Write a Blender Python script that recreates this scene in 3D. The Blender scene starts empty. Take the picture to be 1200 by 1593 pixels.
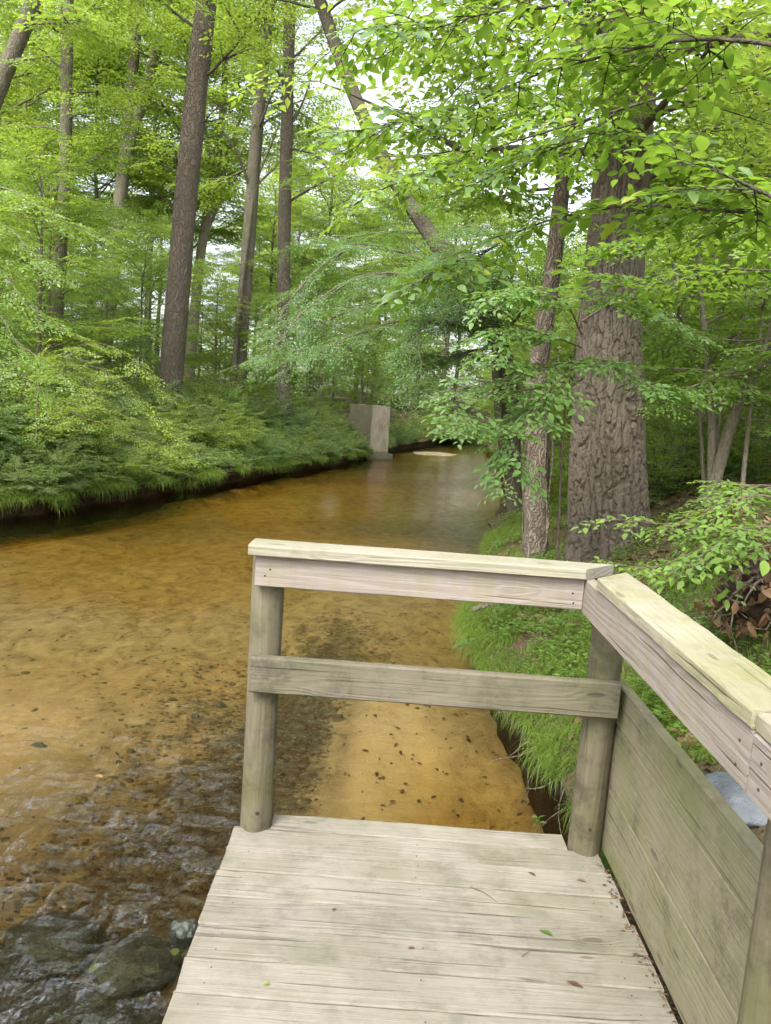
import bpy, bmesh, math, random
import numpy as np
from mathutils import Matrix, Vector

# ------------------------------------------------------------------ camera, world, sun, exposure
SC = bpy.context.scene
COL = SC.collection
IMG_W, IMG_H, FPX = 1200.0, 1593.0, 1200.0
EYE = np.array([0.0, 0.0, 1.6])
PITCH, ROLL = math.radians(-7.9), math.radians(4.2)
_f = np.array([0.0, math.cos(PITCH), math.sin(PITCH)])
_r = np.array([1.0, 0.0, 0.0])
_u = np.cross(_r, _f)
CR = _r * math.cos(ROLL) + _u * math.sin(ROLL)
CU = -_r * math.sin(ROLL) + _u * math.cos(ROLL)
cam = bpy.data.cameras.new('camera')
cam.sensor_fit = 'VERTICAL'
cam.sensor_height = 36.0
cam.lens = 36.0 * FPX / IMG_H
cam.clip_start = 0.05
cam.clip_end = 600.0
cam_o = bpy.data.objects.new('camera', cam)
COL.objects.link(cam_o)
M = Matrix.Identity(4)
for i in range(3):
    M[i][0] = CR[i]; M[i][1] = CU[i]; M[i][2] = -_f[i]; M[i][3] = EYE[i]
cam_o.matrix_world = M
SC.camera = cam_o

SUN_EL, SUN_AZ = math.radians(50), math.radians(208)     # azimuth measured clockwise from +Y
world = bpy.data.worlds.new('World')
SC.world = world
world.use_nodes = True
wn = world.node_tree
wn.nodes.clear()
w_out = wn.nodes.new('ShaderNodeOutputWorld')
w_bg = wn.nodes.new('ShaderNodeBackground')
w_sky = wn.nodes.new('ShaderNodeTexSky')
w_sky.sky_type = 'NISHITA'
w_sky.sun_disc = False
w_sky.sun_elevation = SUN_EL
w_sky.sun_rotation = SUN_AZ
w_sky.air_density = 1.0
w_sky.dust_density = 3.0
w_hsv = wn.nodes.new('ShaderNodeHueSaturation')
w_hsv.inputs['Saturation'].default_value = 0.30
wn.links.new(w_sky.outputs[0], w_hsv.inputs['Color'])
wn.links.new(w_hsv.outputs[0], w_bg.inputs['Color'])
w_bg.inputs['Strength'].default_value = 0.15
wn.links.new(w_bg.outputs[0], w_out.inputs['Surface'])

sun = bpy.data.lights.new('sun', 'SUN')
sun.energy = 1.5
sun.angle = math.radians(25)
sun.color = (1.0, 0.95, 0.86)
sun_o = bpy.data.objects.new('sun', sun)
COL.objects.link(sun_o)
_sd = Vector((math.sin(SUN_AZ) * math.cos(SUN_EL), math.cos(SUN_AZ) * math.cos(SUN_EL), math.sin(SUN_EL)))
sun_o.rotation_euler = _sd.to_track_quat('Z', 'Y').to_euler()

SC.view_settings.view_transform = 'Standard'
SC.view_settings.look = 'None'
SC.view_settings.gamma = 1.0
SC.view_settings.exposure = 1.65
SC.view_settings.use_curve_mapping = False
SC.render.engine = 'CYCLES'
cy = SC.cycles
cy.use_denoising = True
cy.use_adaptive_sampling = True
cy.adaptive_threshold = 0.03
cy.max_bounces = 5
cy.diffuse_bounces = 4
cy.glossy_bounces = 2
cy.transmission_bounces = 4
cy.transparent_max_bounces = 10
cy.volume_bounces = 0
cy.caustics_reflective = False
cy.caustics_refractive = False
cy.sample_clamp_indirect = 6.0

# ------------------------------------------------------------------ pixel -> world helpers (photo pixels, 1200 x 1593)
def ray(px, py):
    return _f + CR * (px - IMG_W / 2) / FPX - CU * (py - IMG_H / 2) / FPX
def on_z(px, py, z):
    d = ray(px, py); return EYE + d * (z - EYE[2]) / d[2]
def on_y(px, py, y):
    d = ray(px, py); return EYE + d * y / d[1]

# ------------------------------------------------------------------ numpy noise
def _hash(ix, iy, iz, seed):
    n = (ix.astype(np.int64) * 374761393 + iy.astype(np.int64) * 668265263 + iz.astype(np.int64) * 2147483647 + seed * 1274126177) & 0xffffffff
    n = ((n ^ (n >> 13)) * 1274126177) & 0xffffffff
    n = ((n ^ (n >> 16)) * 2246822519) & 0xffffffff
    return ((n ^ (n >> 15)) & 0xffffff) / float(0xffffff)
def vnoise(p, seed=0):
    p = np.asarray(p, float)
    i = np.floor(p).astype(np.int64); f = p - i
    f = f * f * (3 - 2 * f)
    out = 0
    for dx in (0, 1):
        for dy in (0, 1):
            for dz in (0, 1):
                w = (f[:, 0] if dx else 1 - f[:, 0]) * (f[:, 1] if dy else 1 - f[:, 1]) * (f[:, 2] if dz else 1 - f[:, 2])
                out = out + w * _hash(i[:, 0] + dx, i[:, 1] + dy, i[:, 2] + dz, seed)
    return out
def fbm(p, octaves=4, seed=0):
    s = 0; a = 0.5; q = np.asarray(p, float)
    for o in range(octaves):
        s = s + a * vnoise(q, seed + o * 17); q = q * 2.03; a *= 0.5
    return s
def worley(p, seed=0):
    """distance to nearest and second-nearest feature point (n,3)"""
    p = np.asarray(p, float); i = np.floor(p).astype(np.int64)
    f1 = np.full(len(p), 9.0); f2 = np.full(len(p), 9.0)
    for dx in (-1, 0, 1):
        for dy in (-1, 0, 1):
            for dz in (-1, 0, 1):
                c = i + np.array([dx, dy, dz])
                q = np.stack([c[:, k] + _hash(c[:, 0], c[:, 1], c[:, 2], seed + 31 * k) for k in range(3)], 1)
                d = np.linalg.norm(p - q, axis=1)
                f2 = np.where(d < f1, f1, np.minimum(f2, d)); f1 = np.minimum(f1, d)
    return f1, f2
def sstep(a, b, x):
    t = np.clip((x - a) / (b - a), 0, 1); return t * t * (3 - 2 * t)

# ------------------------------------------------------------------ mesh and object helpers
class Buf:
    def __init__(self): self.v = []; self.t = []; self.a = []; self.n = 0
    def add(self, v, t, a):
        v = np.asarray(v, np.float32).reshape(-1, 3); t = np.asarray(t, np.int64).reshape(-1, 3)
        self.v.append(v); self.t.append(t + self.n)
        self.a.append(np.broadcast_to(np.asarray(a, np.float32), (len(v),)).copy()); self.n += len(v)
    def mesh(self, name, mat, smooth=False):
        v = np.concatenate(self.v); t = np.concatenate(self.t).astype(np.int32); a = np.concatenate(self.a)
        return tri_mesh(name, v, t, mat, smooth, a)
def tri_mesh(name, v, t, mat, smooth=False, a=None):
    me = bpy.data.meshes.new(name)
    v = np.ascontiguousarray(v, np.float32); t = np.ascontiguousarray(t, np.int32)
    me.vertices.add(len(v)); me.vertices.foreach_set('co', v.ravel())
    me.loops.add(len(t) * 3); me.loops.foreach_set('vertex_index', t.ravel())
    me.polygons.add(len(t)); me.polygons.foreach_set('loop_start', np.arange(0, len(t) * 3, 3, dtype=np.int32))
    if smooth: me.polygons.foreach_set('use_smooth', np.ones(len(t), bool))
    if a is not None:
        at = me.attributes.new('v', 'FLOAT', 'POINT'); at.data.foreach_set('value', np.ascontiguousarray(a, np.float32))
    me.update(calc_edges=True)
    if mat is not None: me.materials.append(mat)
    return me
def grid_tris(nr, nc, wrap=False):
    r = np.arange(nr - 1)[:, None]; c = np.arange(nc if wrap else nc - 1)[None, :]
    c2 = (c + 1) % nc
    a = r * nc + c; b = r * nc + c2; d = (r + 1) * nc + c; e = (r + 1) * nc + c2
    return np.concatenate([np.stack([a, b, e], -1).reshape(-1, 3), np.stack([a, e, d], -1).reshape(-1, 3)])
def tube(buf, pts, rad, sides=6, a=0.5, cap=False):
    pts = np.asarray(pts, float); n = len(pts); rad = np.broadcast_to(np.asarray(rad, float), (n,))
    tan = np.gradient(pts, axis=0); tan /= np.linalg.norm(tan, axis=1, keepdims=True) + 1e-9
    ref = np.array([0.3, 0.9, 0.1]) if abs(tan[0][2]) > 0.7 else np.array([0.05, 0.1, 1.0])
    s = np.cross(tan, ref); s /= np.linalg.norm(s, axis=1, keepdims=True) + 1e-9
    q = np.cross(tan, s)
    an = np.arange(sides) * 2 * math.pi / sides
    v = pts[:, None, :] + rad[:, None, None] * (np.cos(an)[None, :, None] * s[:, None, :] + np.sin(an)[None, :, None] * q[:, None, :])
    t = grid_tris(n, sides, True)
    v = v.reshape(-1, 3)
    if cap:
        v = np.vstack([v, pts[-1:]]); k = (n - 1) * sides
        t = np.vstack([t, [[k + i, k + (i + 1) % sides, n * sides] for i in range(sides)]])
    buf.add(v, t, a)
def ob(name, me, parent=None, loc=(0, 0, 0), rotz=0.0, scale=1.0):
    o = bpy.data.objects.new(name, me); COL.objects.link(o)
    o.location = loc; o.rotation_euler = (0, 0, rotz)
    if scale != 1.0: o.scale = (scale, scale, scale) if np.isscalar(scale) else scale
    if parent is not None: o.parent = parent
    return o
def tag(o, label=None, cat=None, group=None, kind=None):
    if label: o['label'] = label
    if cat: o['category'] = cat
    if group: o['group'] = group
    if kind: o['kind'] = kind
    return o
def thing(name, label, cat, loc=(0, 0, 0), rotz=0.0, group=None, scale=1.0):
    return tag(ob(name, None, None, loc, rotz, scale), label, cat, group)
def smooth_path(pts, n):
    """Catmull-Rom resample of a polyline"""
    P = np.asarray(pts, float); P = np.vstack([2 * P[0] - P[1], P, 2 * P[-1] - P[-2]])
    m = len(P) - 3; out = []
    for s in np.linspace(0, m - 1e-6, n):
        k = int(s); t = s - k; a, b, c, d = P[k:k + 4]
        out.append(0.5 * (2 * b + (c - a) * t + (2 * a - 5 * b + 4 * c - d) * t * t + (3 * b - a - 3 * c + d) * t ** 3))
    return np.array(out)

# ------------------------------------------------------------------ materials
def new_mat(name):
    m = bpy.data.materials.new(name); m.use_nodes = True
    m.node_tree.nodes.clear(); return m, m.node_tree
def nd(nt, typ, **kw):
    n = nt.nodes.new(typ)
    for k, v in kw.items(): setattr(n, k, v)
    return n
def lk(nt, a, b): nt.links.new(a, b)
def setv(node, **kw):
    for k, v in kw.items(): node.inputs[k.replace('_', ' ')].default_value = v
def mix_col(nt, fac, a, b, typ='MIX'):
    n = nd(nt, 'ShaderNodeMix', data_type='RGBA', blend_type=typ)
    for sock, val in ((n.inputs['Factor'], fac), (n.inputs[6], a), (n.inputs[7], b)):
        if hasattr(val, 'is_output'): lk(nt, val, sock)
        else: sock.default_value = val if not isinstance(val, tuple) else (*val, 1.0)[:4]
    return n.outputs[2]
def ramp(nt, src, stops):
    r = nd(nt, 'ShaderNodeValToRGB'); els = r.color_ramp.elements
    while len(els) < len(stops): els.new(0.5)
    for e, (p, c) in zip(els, stops):
        e.position = p; e.color = (*c, 1.0) if isinstance(c, tuple) else (c, c, c, 1.0)
    lk(nt, src, r.inputs[0]); return r.outputs[0]
def noise(nt, vec, scale, detail=4.0, rough=0.55, dist=0.0):
    n = nd(nt, 'ShaderNodeTexNoise'); setv(n, Scale=scale, Detail=detail, Roughness=rough, Distortion=dist)
    if vec is not None: lk(nt, vec, n.inputs['Vector'])
    return n.outputs[0]
def mapping(nt, vec, scale=(1, 1, 1), loc=(0, 0, 0)):
    n = nd(nt, 'ShaderNodeMapping'); n.inputs['Scale'].default_value = scale; n.inputs['Location'].default_value = loc
    lk(nt, vec, n.inputs['Vector']); return n.outputs[0]
def bump(nt, h, strength, dist, normal=None):
    b = nd(nt, 'ShaderNodeBump'); setv(b, Strength=strength, Distance=dist); lk(nt, h, b.inputs['Height'])
    if normal is not None: lk(nt, normal, b.inputs['Normal'])
    return b.outputs[0]
def math_n(nt, op, a, b=None, c=None):
    n = nd(nt, 'ShaderNodeMath', operation=op)
    for s, v in zip(n.inputs, (a, b, c)):
        if v is None: continue
        if hasattr(v, 'is_output'): lk(nt, v, s)
        else: s.default_value = v
    return n.outputs[0]
def principled(nt, col, rough=0.85, normal=None, spec=0.3):
    p = nd(nt, 'ShaderNodeBsdfPrincipled')
    if hasattr(col, 'is_output'): lk(nt, col, p.inputs['Base Color'])
    else: p.inputs['Base Color'].default_value = (*col, 1)
    if hasattr(rough, 'is_output'): lk(nt, rough, p.inputs['Roughness'])
    else: p.inputs['Roughness'].default_value = rough
    p.inputs['Specular IOR Level'].default_value = spec
    if normal is not None: lk(nt, normal, p.inputs['Normal'])
    o = nd(nt, 'ShaderNodeOutputMaterial'); lk(nt, p.outputs[0], o.inputs['Surface']); return p

def leaf_mat(name, dark, light, trans, tmix=0.45, gloss=0.10, rough=0.42, jit=0.25, accent=None):
    m, nt = new_mat(name)
    at = nd(nt, 'ShaderNodeAttribute', attribute_name='v')
    oi = nd(nt, 'ShaderNodeObjectInfo')
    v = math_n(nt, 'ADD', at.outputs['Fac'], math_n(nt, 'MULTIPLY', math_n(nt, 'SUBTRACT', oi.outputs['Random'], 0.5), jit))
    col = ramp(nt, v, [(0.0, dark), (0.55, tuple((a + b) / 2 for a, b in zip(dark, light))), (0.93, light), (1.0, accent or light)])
    tr = ramp(nt, v, [(0.0, tuple(c * 0.6 for c in trans)), (1.0, trans)])
    d = nd(nt, 'ShaderNodeBsdfDiffuse'); lk(nt, col, d.inputs[0])
    t = nd(nt, 'ShaderNodeBsdfTranslucent'); lk(nt, tr, t.inputs[0])
    mx = nd(nt, 'ShaderNodeMixShader'); mx.inputs[0].default_value = tmix
    lk(nt, d.outputs[0], mx.inputs[1]); lk(nt, t.outputs[0], mx.inputs[2])
    g = nd(nt, 'ShaderNodeBsdfGlossy'); g.inputs['Roughness'].default_value = rough
    g.inputs['Color'].default_value = (0.9, 1.0, 0.95, 1)
    lw = nd(nt, 'ShaderNodeLayerWeight'); lw.inputs[0].default_value = 0.25
    m2 = nd(nt, 'ShaderNodeMixShader')
    lk(nt, math_n(nt, 'MULTIPLY_ADD', lw.outputs['Fresnel'], gloss * 1.6, gloss * 0.25), m2.inputs[0])
    lk(nt, mx.outputs[0], m2.inputs[1]); lk(nt, g.outputs[0], m2.inputs[2])
    o = nd(nt, 'ShaderNodeOutputMaterial'); lk(nt, m2.outputs[0], o.inputs['Surface'])
    return m
LEAF_BEECH = leaf_mat('leaf_beech', (0.04, 0.115, 0.018), (0.16, 0.28, 0.035), (0.36, 0.57, 0.06), 0.5, 0.09, accent=(0.42, 0.42, 0.04))
LEAF_MID = leaf_mat('leaf_understory', (0.06, 0.135, 0.022), (0.19, 0.31, 0.05), (0.44, 0.63, 0.09), 0.5, 0.06)
LEAF_COOL = leaf_mat('leaf_hornbeam', (0.045, 0.12, 0.028), (0.14, 0.26, 0.055), (0.30, 0.50, 0.09), 0.46, 0.07)
LEAF_CANOPY = leaf_mat('leaf_canopy', (0.06, 0.14, 0.02), (0.22, 0.34, 0.045), (0.52, 0.70, 0.09), 0.54, 0.05)
LEAF_SHRUB = leaf_mat('leaf_shrub', (0.09, 0.16, 0.04), (0.25, 0.34, 0.10), (0.44, 0.60, 0.14), 0.42, 0.06)
LEAF_LIME = leaf_mat('leaf_lime', (0.15, 0.24, 0.03), (0.29, 0.39, 0.05), (0.48, 0.62, 0.07), 0.45, 0.06)
GRASS_M = leaf_mat('grass_blade', (0.08, 0.15, 0.025), (0.24, 0.33, 0.06), (0.36, 0.48, 0.07), 0.4, 0.05)
DEAD_M = leaf_mat('dead_leaf', (0.07, 0.035, 0.018), (0.30, 0.18, 0.10), (0.25, 0.13, 0.06), 0.2, 0.05)

def bark_mat(name, ridge, furrow, sx=10, sz=2.2, strength=0.9, moss=None):
    m, nt = new_mat(name)
    tc = nd(nt, 'ShaderNodeTexCoord'); vec = tc.outputs['Object']
    vo = nd(nt, 'ShaderNodeTexVoronoi', feature='DISTANCE_TO_EDGE'); setv(vo, Scale=1.0)
    wob = nd(nt, 'ShaderNodeVectorMath', operation='ADD')
    nn = nd(nt, 'ShaderNodeTexNoise'); setv(nn, Scale=5.0, Detail=5.0)
    lk(nt, vec, nn.inputs['Vector'])
    sc_ = nd(nt, 'ShaderNodeVectorMath', operation='SCALE'); sc_.inputs['Scale'].default_value = 0.3
    lk(nt, nn.outputs['Color'], sc_.inputs[0]); lk(nt, vec, wob.inputs[0]); lk(nt, sc_.outputs[0], wob.inputs[1])
    lk(nt, mapping(nt, wob.outputs[0], (sx, sx, sz)), vo.inputs['Vector'])
    fine = noise(nt, mapping(nt, vec, (1, 1, 0.25)), 60, 5, 0.65)
    big = noise(nt, vec, 1.3, 3)
    h = math_n(nt, 'ADD', math_n(nt, 'MINIMUM', math_n(nt, 'MULTIPLY', vo.outputs['Distance'], 5.0), 1.0), math_n(nt, 'MULTIPLY', fine, 0.5))
    col = mix_col(nt, ramp(nt, h, [(0.25, 0.0), (0.9, 1.0)]), furrow, ridge)
    col = mix_col(nt, ramp(nt, big, [(0.35, 0.0), (0.7, 0.55)]), col, tuple(c * 0.6 for c in ridge))
    col = mix_col(nt, math_n(nt, 'MULTIPLY', fine, 0.6), col, tuple(c * 1.5 for c in ridge))
    if moss:
        col = mix_col(nt, ramp(nt, noise(nt, vec, 2.6, 5), [(0.48, 0.0), (0.62, 0.6)]), col, moss)
    principled(nt, col, 0.92, bump(nt, h, strength, 0.03), 0.15)
    return m
BARK_PINE = bark_mat('pine_bark', (0.14, 0.117, 0.092), (0.07, 0.054, 0.041), 13, 2.6)
BARK_GREY = bark_mat('grey_bark', (0.17, 0.145, 0.115), (0.07, 0.055, 0.042), 16, 2.2, 0.6, (0.11, 0.13, 0.06))
BARK_PALE = bark_mat('pale_bark', (0.19, 0.165, 0.125), (0.10, 0.08, 0.06), 14, 1.2, 0.4, (0.17, 0.18, 0.09))
BARK_VINE = bark_mat('shaggy_bark', (0.22, 0.18, 0.14), (0.105, 0.083, 0.065), 26, 1.3, 0.9)
BARK_DARK = bark_mat('dark_bark', (0.095, 0.08, 0.06), (0.04, 0.032, 0.024), 16, 2.2, 0.6, (0.06, 0.075, 0.035))
TWIG_M = bark_mat('twig_bark', (0.12, 0.095, 0.07), (0.06, 0.045, 0.035), 30, 6, 0.3)

def wood_mat(name, base, dark, algae, algae_amt, pale=(0.6, 0.55, 0.47), grain=1.0, stain=0.35, streak=False, mold=0.0, knots=.13, var=.3):
    m, nt = new_mat(name)
    tc = nd(nt, 'ShaderNodeTexCoord'); oi = nd(nt, 'ShaderNodeObjectInfo')
    off = nd(nt, 'ShaderNodeVectorMath', operation='ADD')
    cmb = nd(nt, 'ShaderNodeCombineXYZ')
    for k in range(3): lk(nt, math_n(nt, 'MULTIPLY', oi.outputs['Random'], 37.0 + 11 * k), cmb.inputs[k])
    lk(nt, tc.outputs['Object'], off.inputs[0]); lk(nt, cmb.outputs[0], off.inputs[1])
    vec = off.outputs[0]
    # growth rings cut lengthwise: contours of a stretched noise, bent round knots
    kv = nd(nt, 'ShaderNodeTexVoronoi'); setv(kv, Scale=1.0)
    lk(nt, mapping(nt, vec, (2.6, 8.5, 8.5)), kv.inputs['Vector'])
    knot = ramp(nt, kv.outputs['Distance'], [(knots * .62, 1.0), (knots * .78, 0.0)])
    bend = ramp(nt, kv.outputs['Distance'], [(0.0, 1.0), (knots * 2.2, 0.0)])
    ring_src = noise(nt, mapping(nt, vec, (0.9, 11, 11)), 1.0, 2, 0.4)
    ring = math_n(nt, 'SINE', math_n(nt, 'ADD', math_n(nt, 'MULTIPLY', ring_src, 62.0), math_n(nt, 'MULTIPLY', bend, 12.0)))
    ring = math_n(nt, 'MULTIPLY_ADD', ring, 0.5, 0.5)
    fib = noise(nt, mapping(nt, vec, (2.5, 170, 170)), 1.0, 4, 0.65)
    crack = ramp(nt, noise(nt, mapping(nt, vec, (1.2, 60, 60)), 1.0, 2, 0.5), [(0.655, 0.0), (0.71, 1.0)])
    blotch = noise(nt, mapping(nt, vec, (7, 1.2, 1.2)) if streak else vec, 2.4 if streak else 3.2, 6, 0.65)
    blot2 = noise(nt, mapping(nt, vec, (1, 1, 1), (7, 3, 1)), 9.0, 6, 0.72)
    blot3 = noise(nt, mapping(nt, vec, (1, 1, 1), (1, 8, 4)), 2.0, 5, 0.6)
    val = math_n(nt, 'MULTIPLY_ADD', oi.outputs['Random'], var, 1 - var / 2)
    col = mix_col(nt, math_n(nt, 'MULTIPLY', ring, 0.42 * grain), base, tuple(c * 0.62 for c in base))
    col = mix_col(nt, math_n(nt, 'MULTIPLY', fib, 0.6), col, pale)
    col = mix_col(nt, ramp(nt, blotch, [(0.40, 0.0), (0.66, algae_amt)]), col, algae)
    col = mix_col(nt, ramp(nt, blot2, [(0.50, 0.0), (0.66, stain)]), col, dark)
    col = mix_col(nt, ramp(nt, blot3, [(0.50, 0.0), (0.72, 0.55)]), col, pale)
    if mold:
        mm = math_n(nt, 'ADD', math_n(nt, 'MULTIPLY', noise(nt, mapping(nt, vec, (1, 1, 1), (4, 9, 2)), 3.4, 6, .68), .85), math_n(nt, 'MULTIPLY', noise(nt, vec, 90, 3, .7), .22))
        col = mix_col(nt, ramp(nt, mm, [(0.58, 0.0), (0.70, mold)]), col, tuple(c * .6 for c in dark))
    col = mix_col(nt, math_n(nt, 'MULTIPLY', crack, 0.48), col, dark)
    col = mix_col(nt, math_n(nt, 'MULTIPLY', knot, 0.55), col, tuple(c * 0.8 for c in dark))
    mv = nd(nt, 'ShaderNodeVectorMath', operation='SCALE'); lk(nt, col, mv.inputs[0]); lk(nt, val, mv.inputs['Scale'])
    h = math_n(nt, 'SUBTRACT', math_n(nt, 'ADD', math_n(nt, 'MULTIPLY', ring, 0.35), fib), math_n(nt, 'MULTIPLY', crack, 1.5))
    principled(nt, mv.outputs[0], 0.82, bump(nt, h, 0.9, 0.003), 0.25)
    return m
WOOD_DECK = wood_mat('deck_wood', (0.225, 0.202, 0.168), (0.09, 0.08, 0.06), (0.155, 0.152, 0.10), 0.75, (0.33, 0.30, 0.254), 0.5, 0.4, mold=.12, knots=.125, var=.14)
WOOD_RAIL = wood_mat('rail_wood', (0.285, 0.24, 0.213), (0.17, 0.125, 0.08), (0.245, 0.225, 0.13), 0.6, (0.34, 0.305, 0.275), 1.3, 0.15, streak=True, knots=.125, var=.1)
WOOD_CAP = wood_mat('cap_wood', (0.275, 0.255, 0.185), (0.14, 0.125, 0.06), (0.22, 0.225, 0.08), 0.9, (0.39, 0.365, 0.275), 0.7, 0.4, var=.1)
WOOD_CAP_PALE = wood_mat('pale_cap_wood', (0.28, 0.258, 0.205), (0.15, 0.13, 0.085), (0.26, 0.252, 0.145), 0.75, (0.36, 0.336, 0.28), 0.7, 0.3, var=.1)
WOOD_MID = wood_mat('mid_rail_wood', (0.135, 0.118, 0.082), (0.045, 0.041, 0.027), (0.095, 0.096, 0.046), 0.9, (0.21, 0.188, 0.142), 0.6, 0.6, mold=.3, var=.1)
WOOD_PANEL = wood_mat('panel_wood', (0.20, 0.18, 0.118), (0.06, 0.054, 0.037), (0.158, 0.163, 0.072), 0.9, (0.245, 0.22, 0.152), 0.35, 0.35, mold=.55, var=.16)
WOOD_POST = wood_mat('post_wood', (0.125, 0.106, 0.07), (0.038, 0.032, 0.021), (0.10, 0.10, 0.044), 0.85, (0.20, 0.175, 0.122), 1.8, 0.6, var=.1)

def m_sand():
    m, nt = new_mat('creek_sand')
    ge = nd(nt, 'ShaderNodeNewGeometry'); vec = ge.outputs['Position']
    big = noise(nt, mapping(nt, vec, (1, 0.6, 1)), 0.75, 6, 0.62, 0.4)
    mid = noise(nt, mapping(nt, vec, (1.3, 0.8, 1)), 4.5, 6, 0.7, 0.6)
    fin = noise(nt, mapping(nt, vec, (1, 1.4, 1)), 21, 5, 0.75, 0.5)
    grit = noise(nt, vec, 160, 2, 0.8)
    at = nd(nt, 'ShaderNodeAttribute', attribute_name='v')
    col = mix_col(nt, ramp(nt, mid, [(0.36, 0.0), (0.64, 1.0)]), (0.46, 0.385, 0.25), (0.20, 0.145, 0.075))
    col = mix_col(nt, math_n(nt, 'MULTIPLY', grit, 0.55), col, (0.46, 0.385, 0.27))
    col = mix_col(nt, ramp(nt, math_n(nt, 'MULTIPLY', at.outputs['Fac'], -1.0), [(0.05, 0.0), (0.55, 0.8)]), col, (0.66, 0.53, 0.35))
    # pebbles: dark cells picked at random where gravel lies
    vo = nd(nt, 'ShaderNodeTexVoronoi'); setv(vo, Scale=24.0, Randomness=1.0); lk(nt, mapping(nt, vec, (1, 1.25, 0.2)), vo.inputs['Vector'])
    sep = nd(nt, 'ShaderNodeSeparateColor'); lk(nt, vo.outputs['Color'], sep.inputs[0])
    dens = math_n(nt, 'ADD', math_n(nt, 'MULTIPLY', at.outputs['Fac'], 0.75), math_n(nt, 'MULTIPLY', math_n(nt, 'SUBTRACT', mid, 0.5), 1.5))
    peb = math_n(nt, 'MULTIPLY', math_n(nt, 'LESS_THAN', sep.outputs[0], dens), ramp(nt, vo.outputs['Distance'], [(0.35, 1.0), (0.62, 0.0)]))
    pcol = mix_col(nt, sep.outputs[1], (0.035, 0.032, 0.022), (0.16, 0.11, 0.06))
    dk = math_n(nt, 'ADD', math_n(nt, 'ADD', math_n(nt, 'MULTIPLY', fin, 0.55), math_n(nt, 'MULTIPLY', mid, 0.35)), math_n(nt, 'MULTIPLY', at.outputs['Fac'], 0.30))
    dk = math_n(nt, 'ADD', dk, math_n(nt, 'MULTIPLY', big, 0.25))
    col = mix_col(nt, ramp(nt, dk, [(0.62, 0.0), (0.80, 0.85)]), col, (0.06, 0.05, 0.03))
    col = mix_col(nt, math_n(nt, 'MULTIPLY', peb, 0.9), col, pcol)
    h = math_n(nt, 'ADD', math_n(nt, 'ADD', mid, math_n(nt, 'MULTIPLY', grit, 0.15)), math_n(nt, 'MULTIPLY', peb, 0.5))
    principled(nt, col, 0.9, bump(nt, h, 0.8, 0.03), 0.2)
    return m
SAND = m_sand()

def m_ground():
    m, nt = new_mat('forest_floor')
    ge = nd(nt, 'ShaderNodeNewGeometry'); vec = ge.outputs['Position']
    a = noise(nt, vec, 2.2, 7, 0.68); b = noise(nt, vec, 26, 4, 0.7); c = noise(nt, vec, 0.7, 4)
    col = mix_col(nt, ramp(nt, a, [(0.35, 0.0), (0.7, 1.0)]), (0.05, 0.036, 0.024), (0.15, 0.105, 0.07))
    col = mix_col(nt, math_n(nt, 'MULTIPLY', b, 0.5), col, (0.20, 0.14, 0.09))
    col = mix_col(nt, ramp(nt, c, [(0.42, 0.0), (0.62, 0.6)]), col, (0.055, 0.085, 0.02))
    principled(nt, col, 0.95, bump(nt, math_n(nt, 'ADD', a, b), 0.9, 0.05), 0.1)
    return m
GROUND = m_ground()

def m_water():
    m, nt = new_mat('creek_water')
    ge = nd(nt, 'ShaderNodeNewGeometry'); vec = ge.outputs['Position']
    n1 = noise(nt, mapping(nt, vec, (1.0, 1.5, 1)), 3.2, 4, 0.6, 0.8)
    n2 = noise(nt, mapping(nt, vec, (1.0, 1.9, 1)), 22, 5, 0.65, 1.2)
    n3 = noise(nt, vec, 0.35, 2)
    at = nd(nt, 'ShaderNodeAttribute', attribute_name='v')
    calm = ramp(nt, n3, [(0.35, 0.25), (0.65, 1.0)])
    amp = math_n(nt, 'MULTIPLY_ADD', at.outputs['Fac'], 1.0, math_n(nt, 'MULTIPLY', calm, 0.035))
    h = math_n(nt, 'MULTIPLY', math_n(nt, 'ADD', n1, math_n(nt, 'MULTIPLY', n2, 0.75)), amp)
    nrm = bump(nt, h, 1.0, 0.12)
    fr = nd(nt, 'ShaderNodeFresnel'); fr.inputs['IOR'].default_value = 1.36; lk(nt, nrm, fr.inputs['Normal'])
    tr = nd(nt, 'ShaderNodeBsdfTransparent'); tr.inputs[0].default_value = (0.97, 0.95, 0.9, 1)
    gl = nd(nt, 'ShaderNodeBsdfGlossy'); gl.inputs['Roughness'].default_value = 0.03; lk(nt, nrm, gl.inputs['Normal'])
    mx = nd(nt, 'ShaderNodeMixShader'); lk(nt, fr.outputs[0], mx.inputs[0])
    lk(nt, tr.outputs[0], mx.inputs[1]); lk(nt, gl.outputs[0], mx.inputs[2])
    va = nd(nt, 'ShaderNodeVolumeAbsorption'); va.inputs['Color'].default_value = (0.83, 0.68, 0.10, 1); va.inputs['Density'].default_value = 1.85
    o = nd(nt, 'ShaderNodeOutputMaterial'); lk(nt, mx.outputs[0], o.inputs['Surface']); lk(nt, va.outputs[0], o.inputs['Volume'])
    return m
WATER = m_water()

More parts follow.
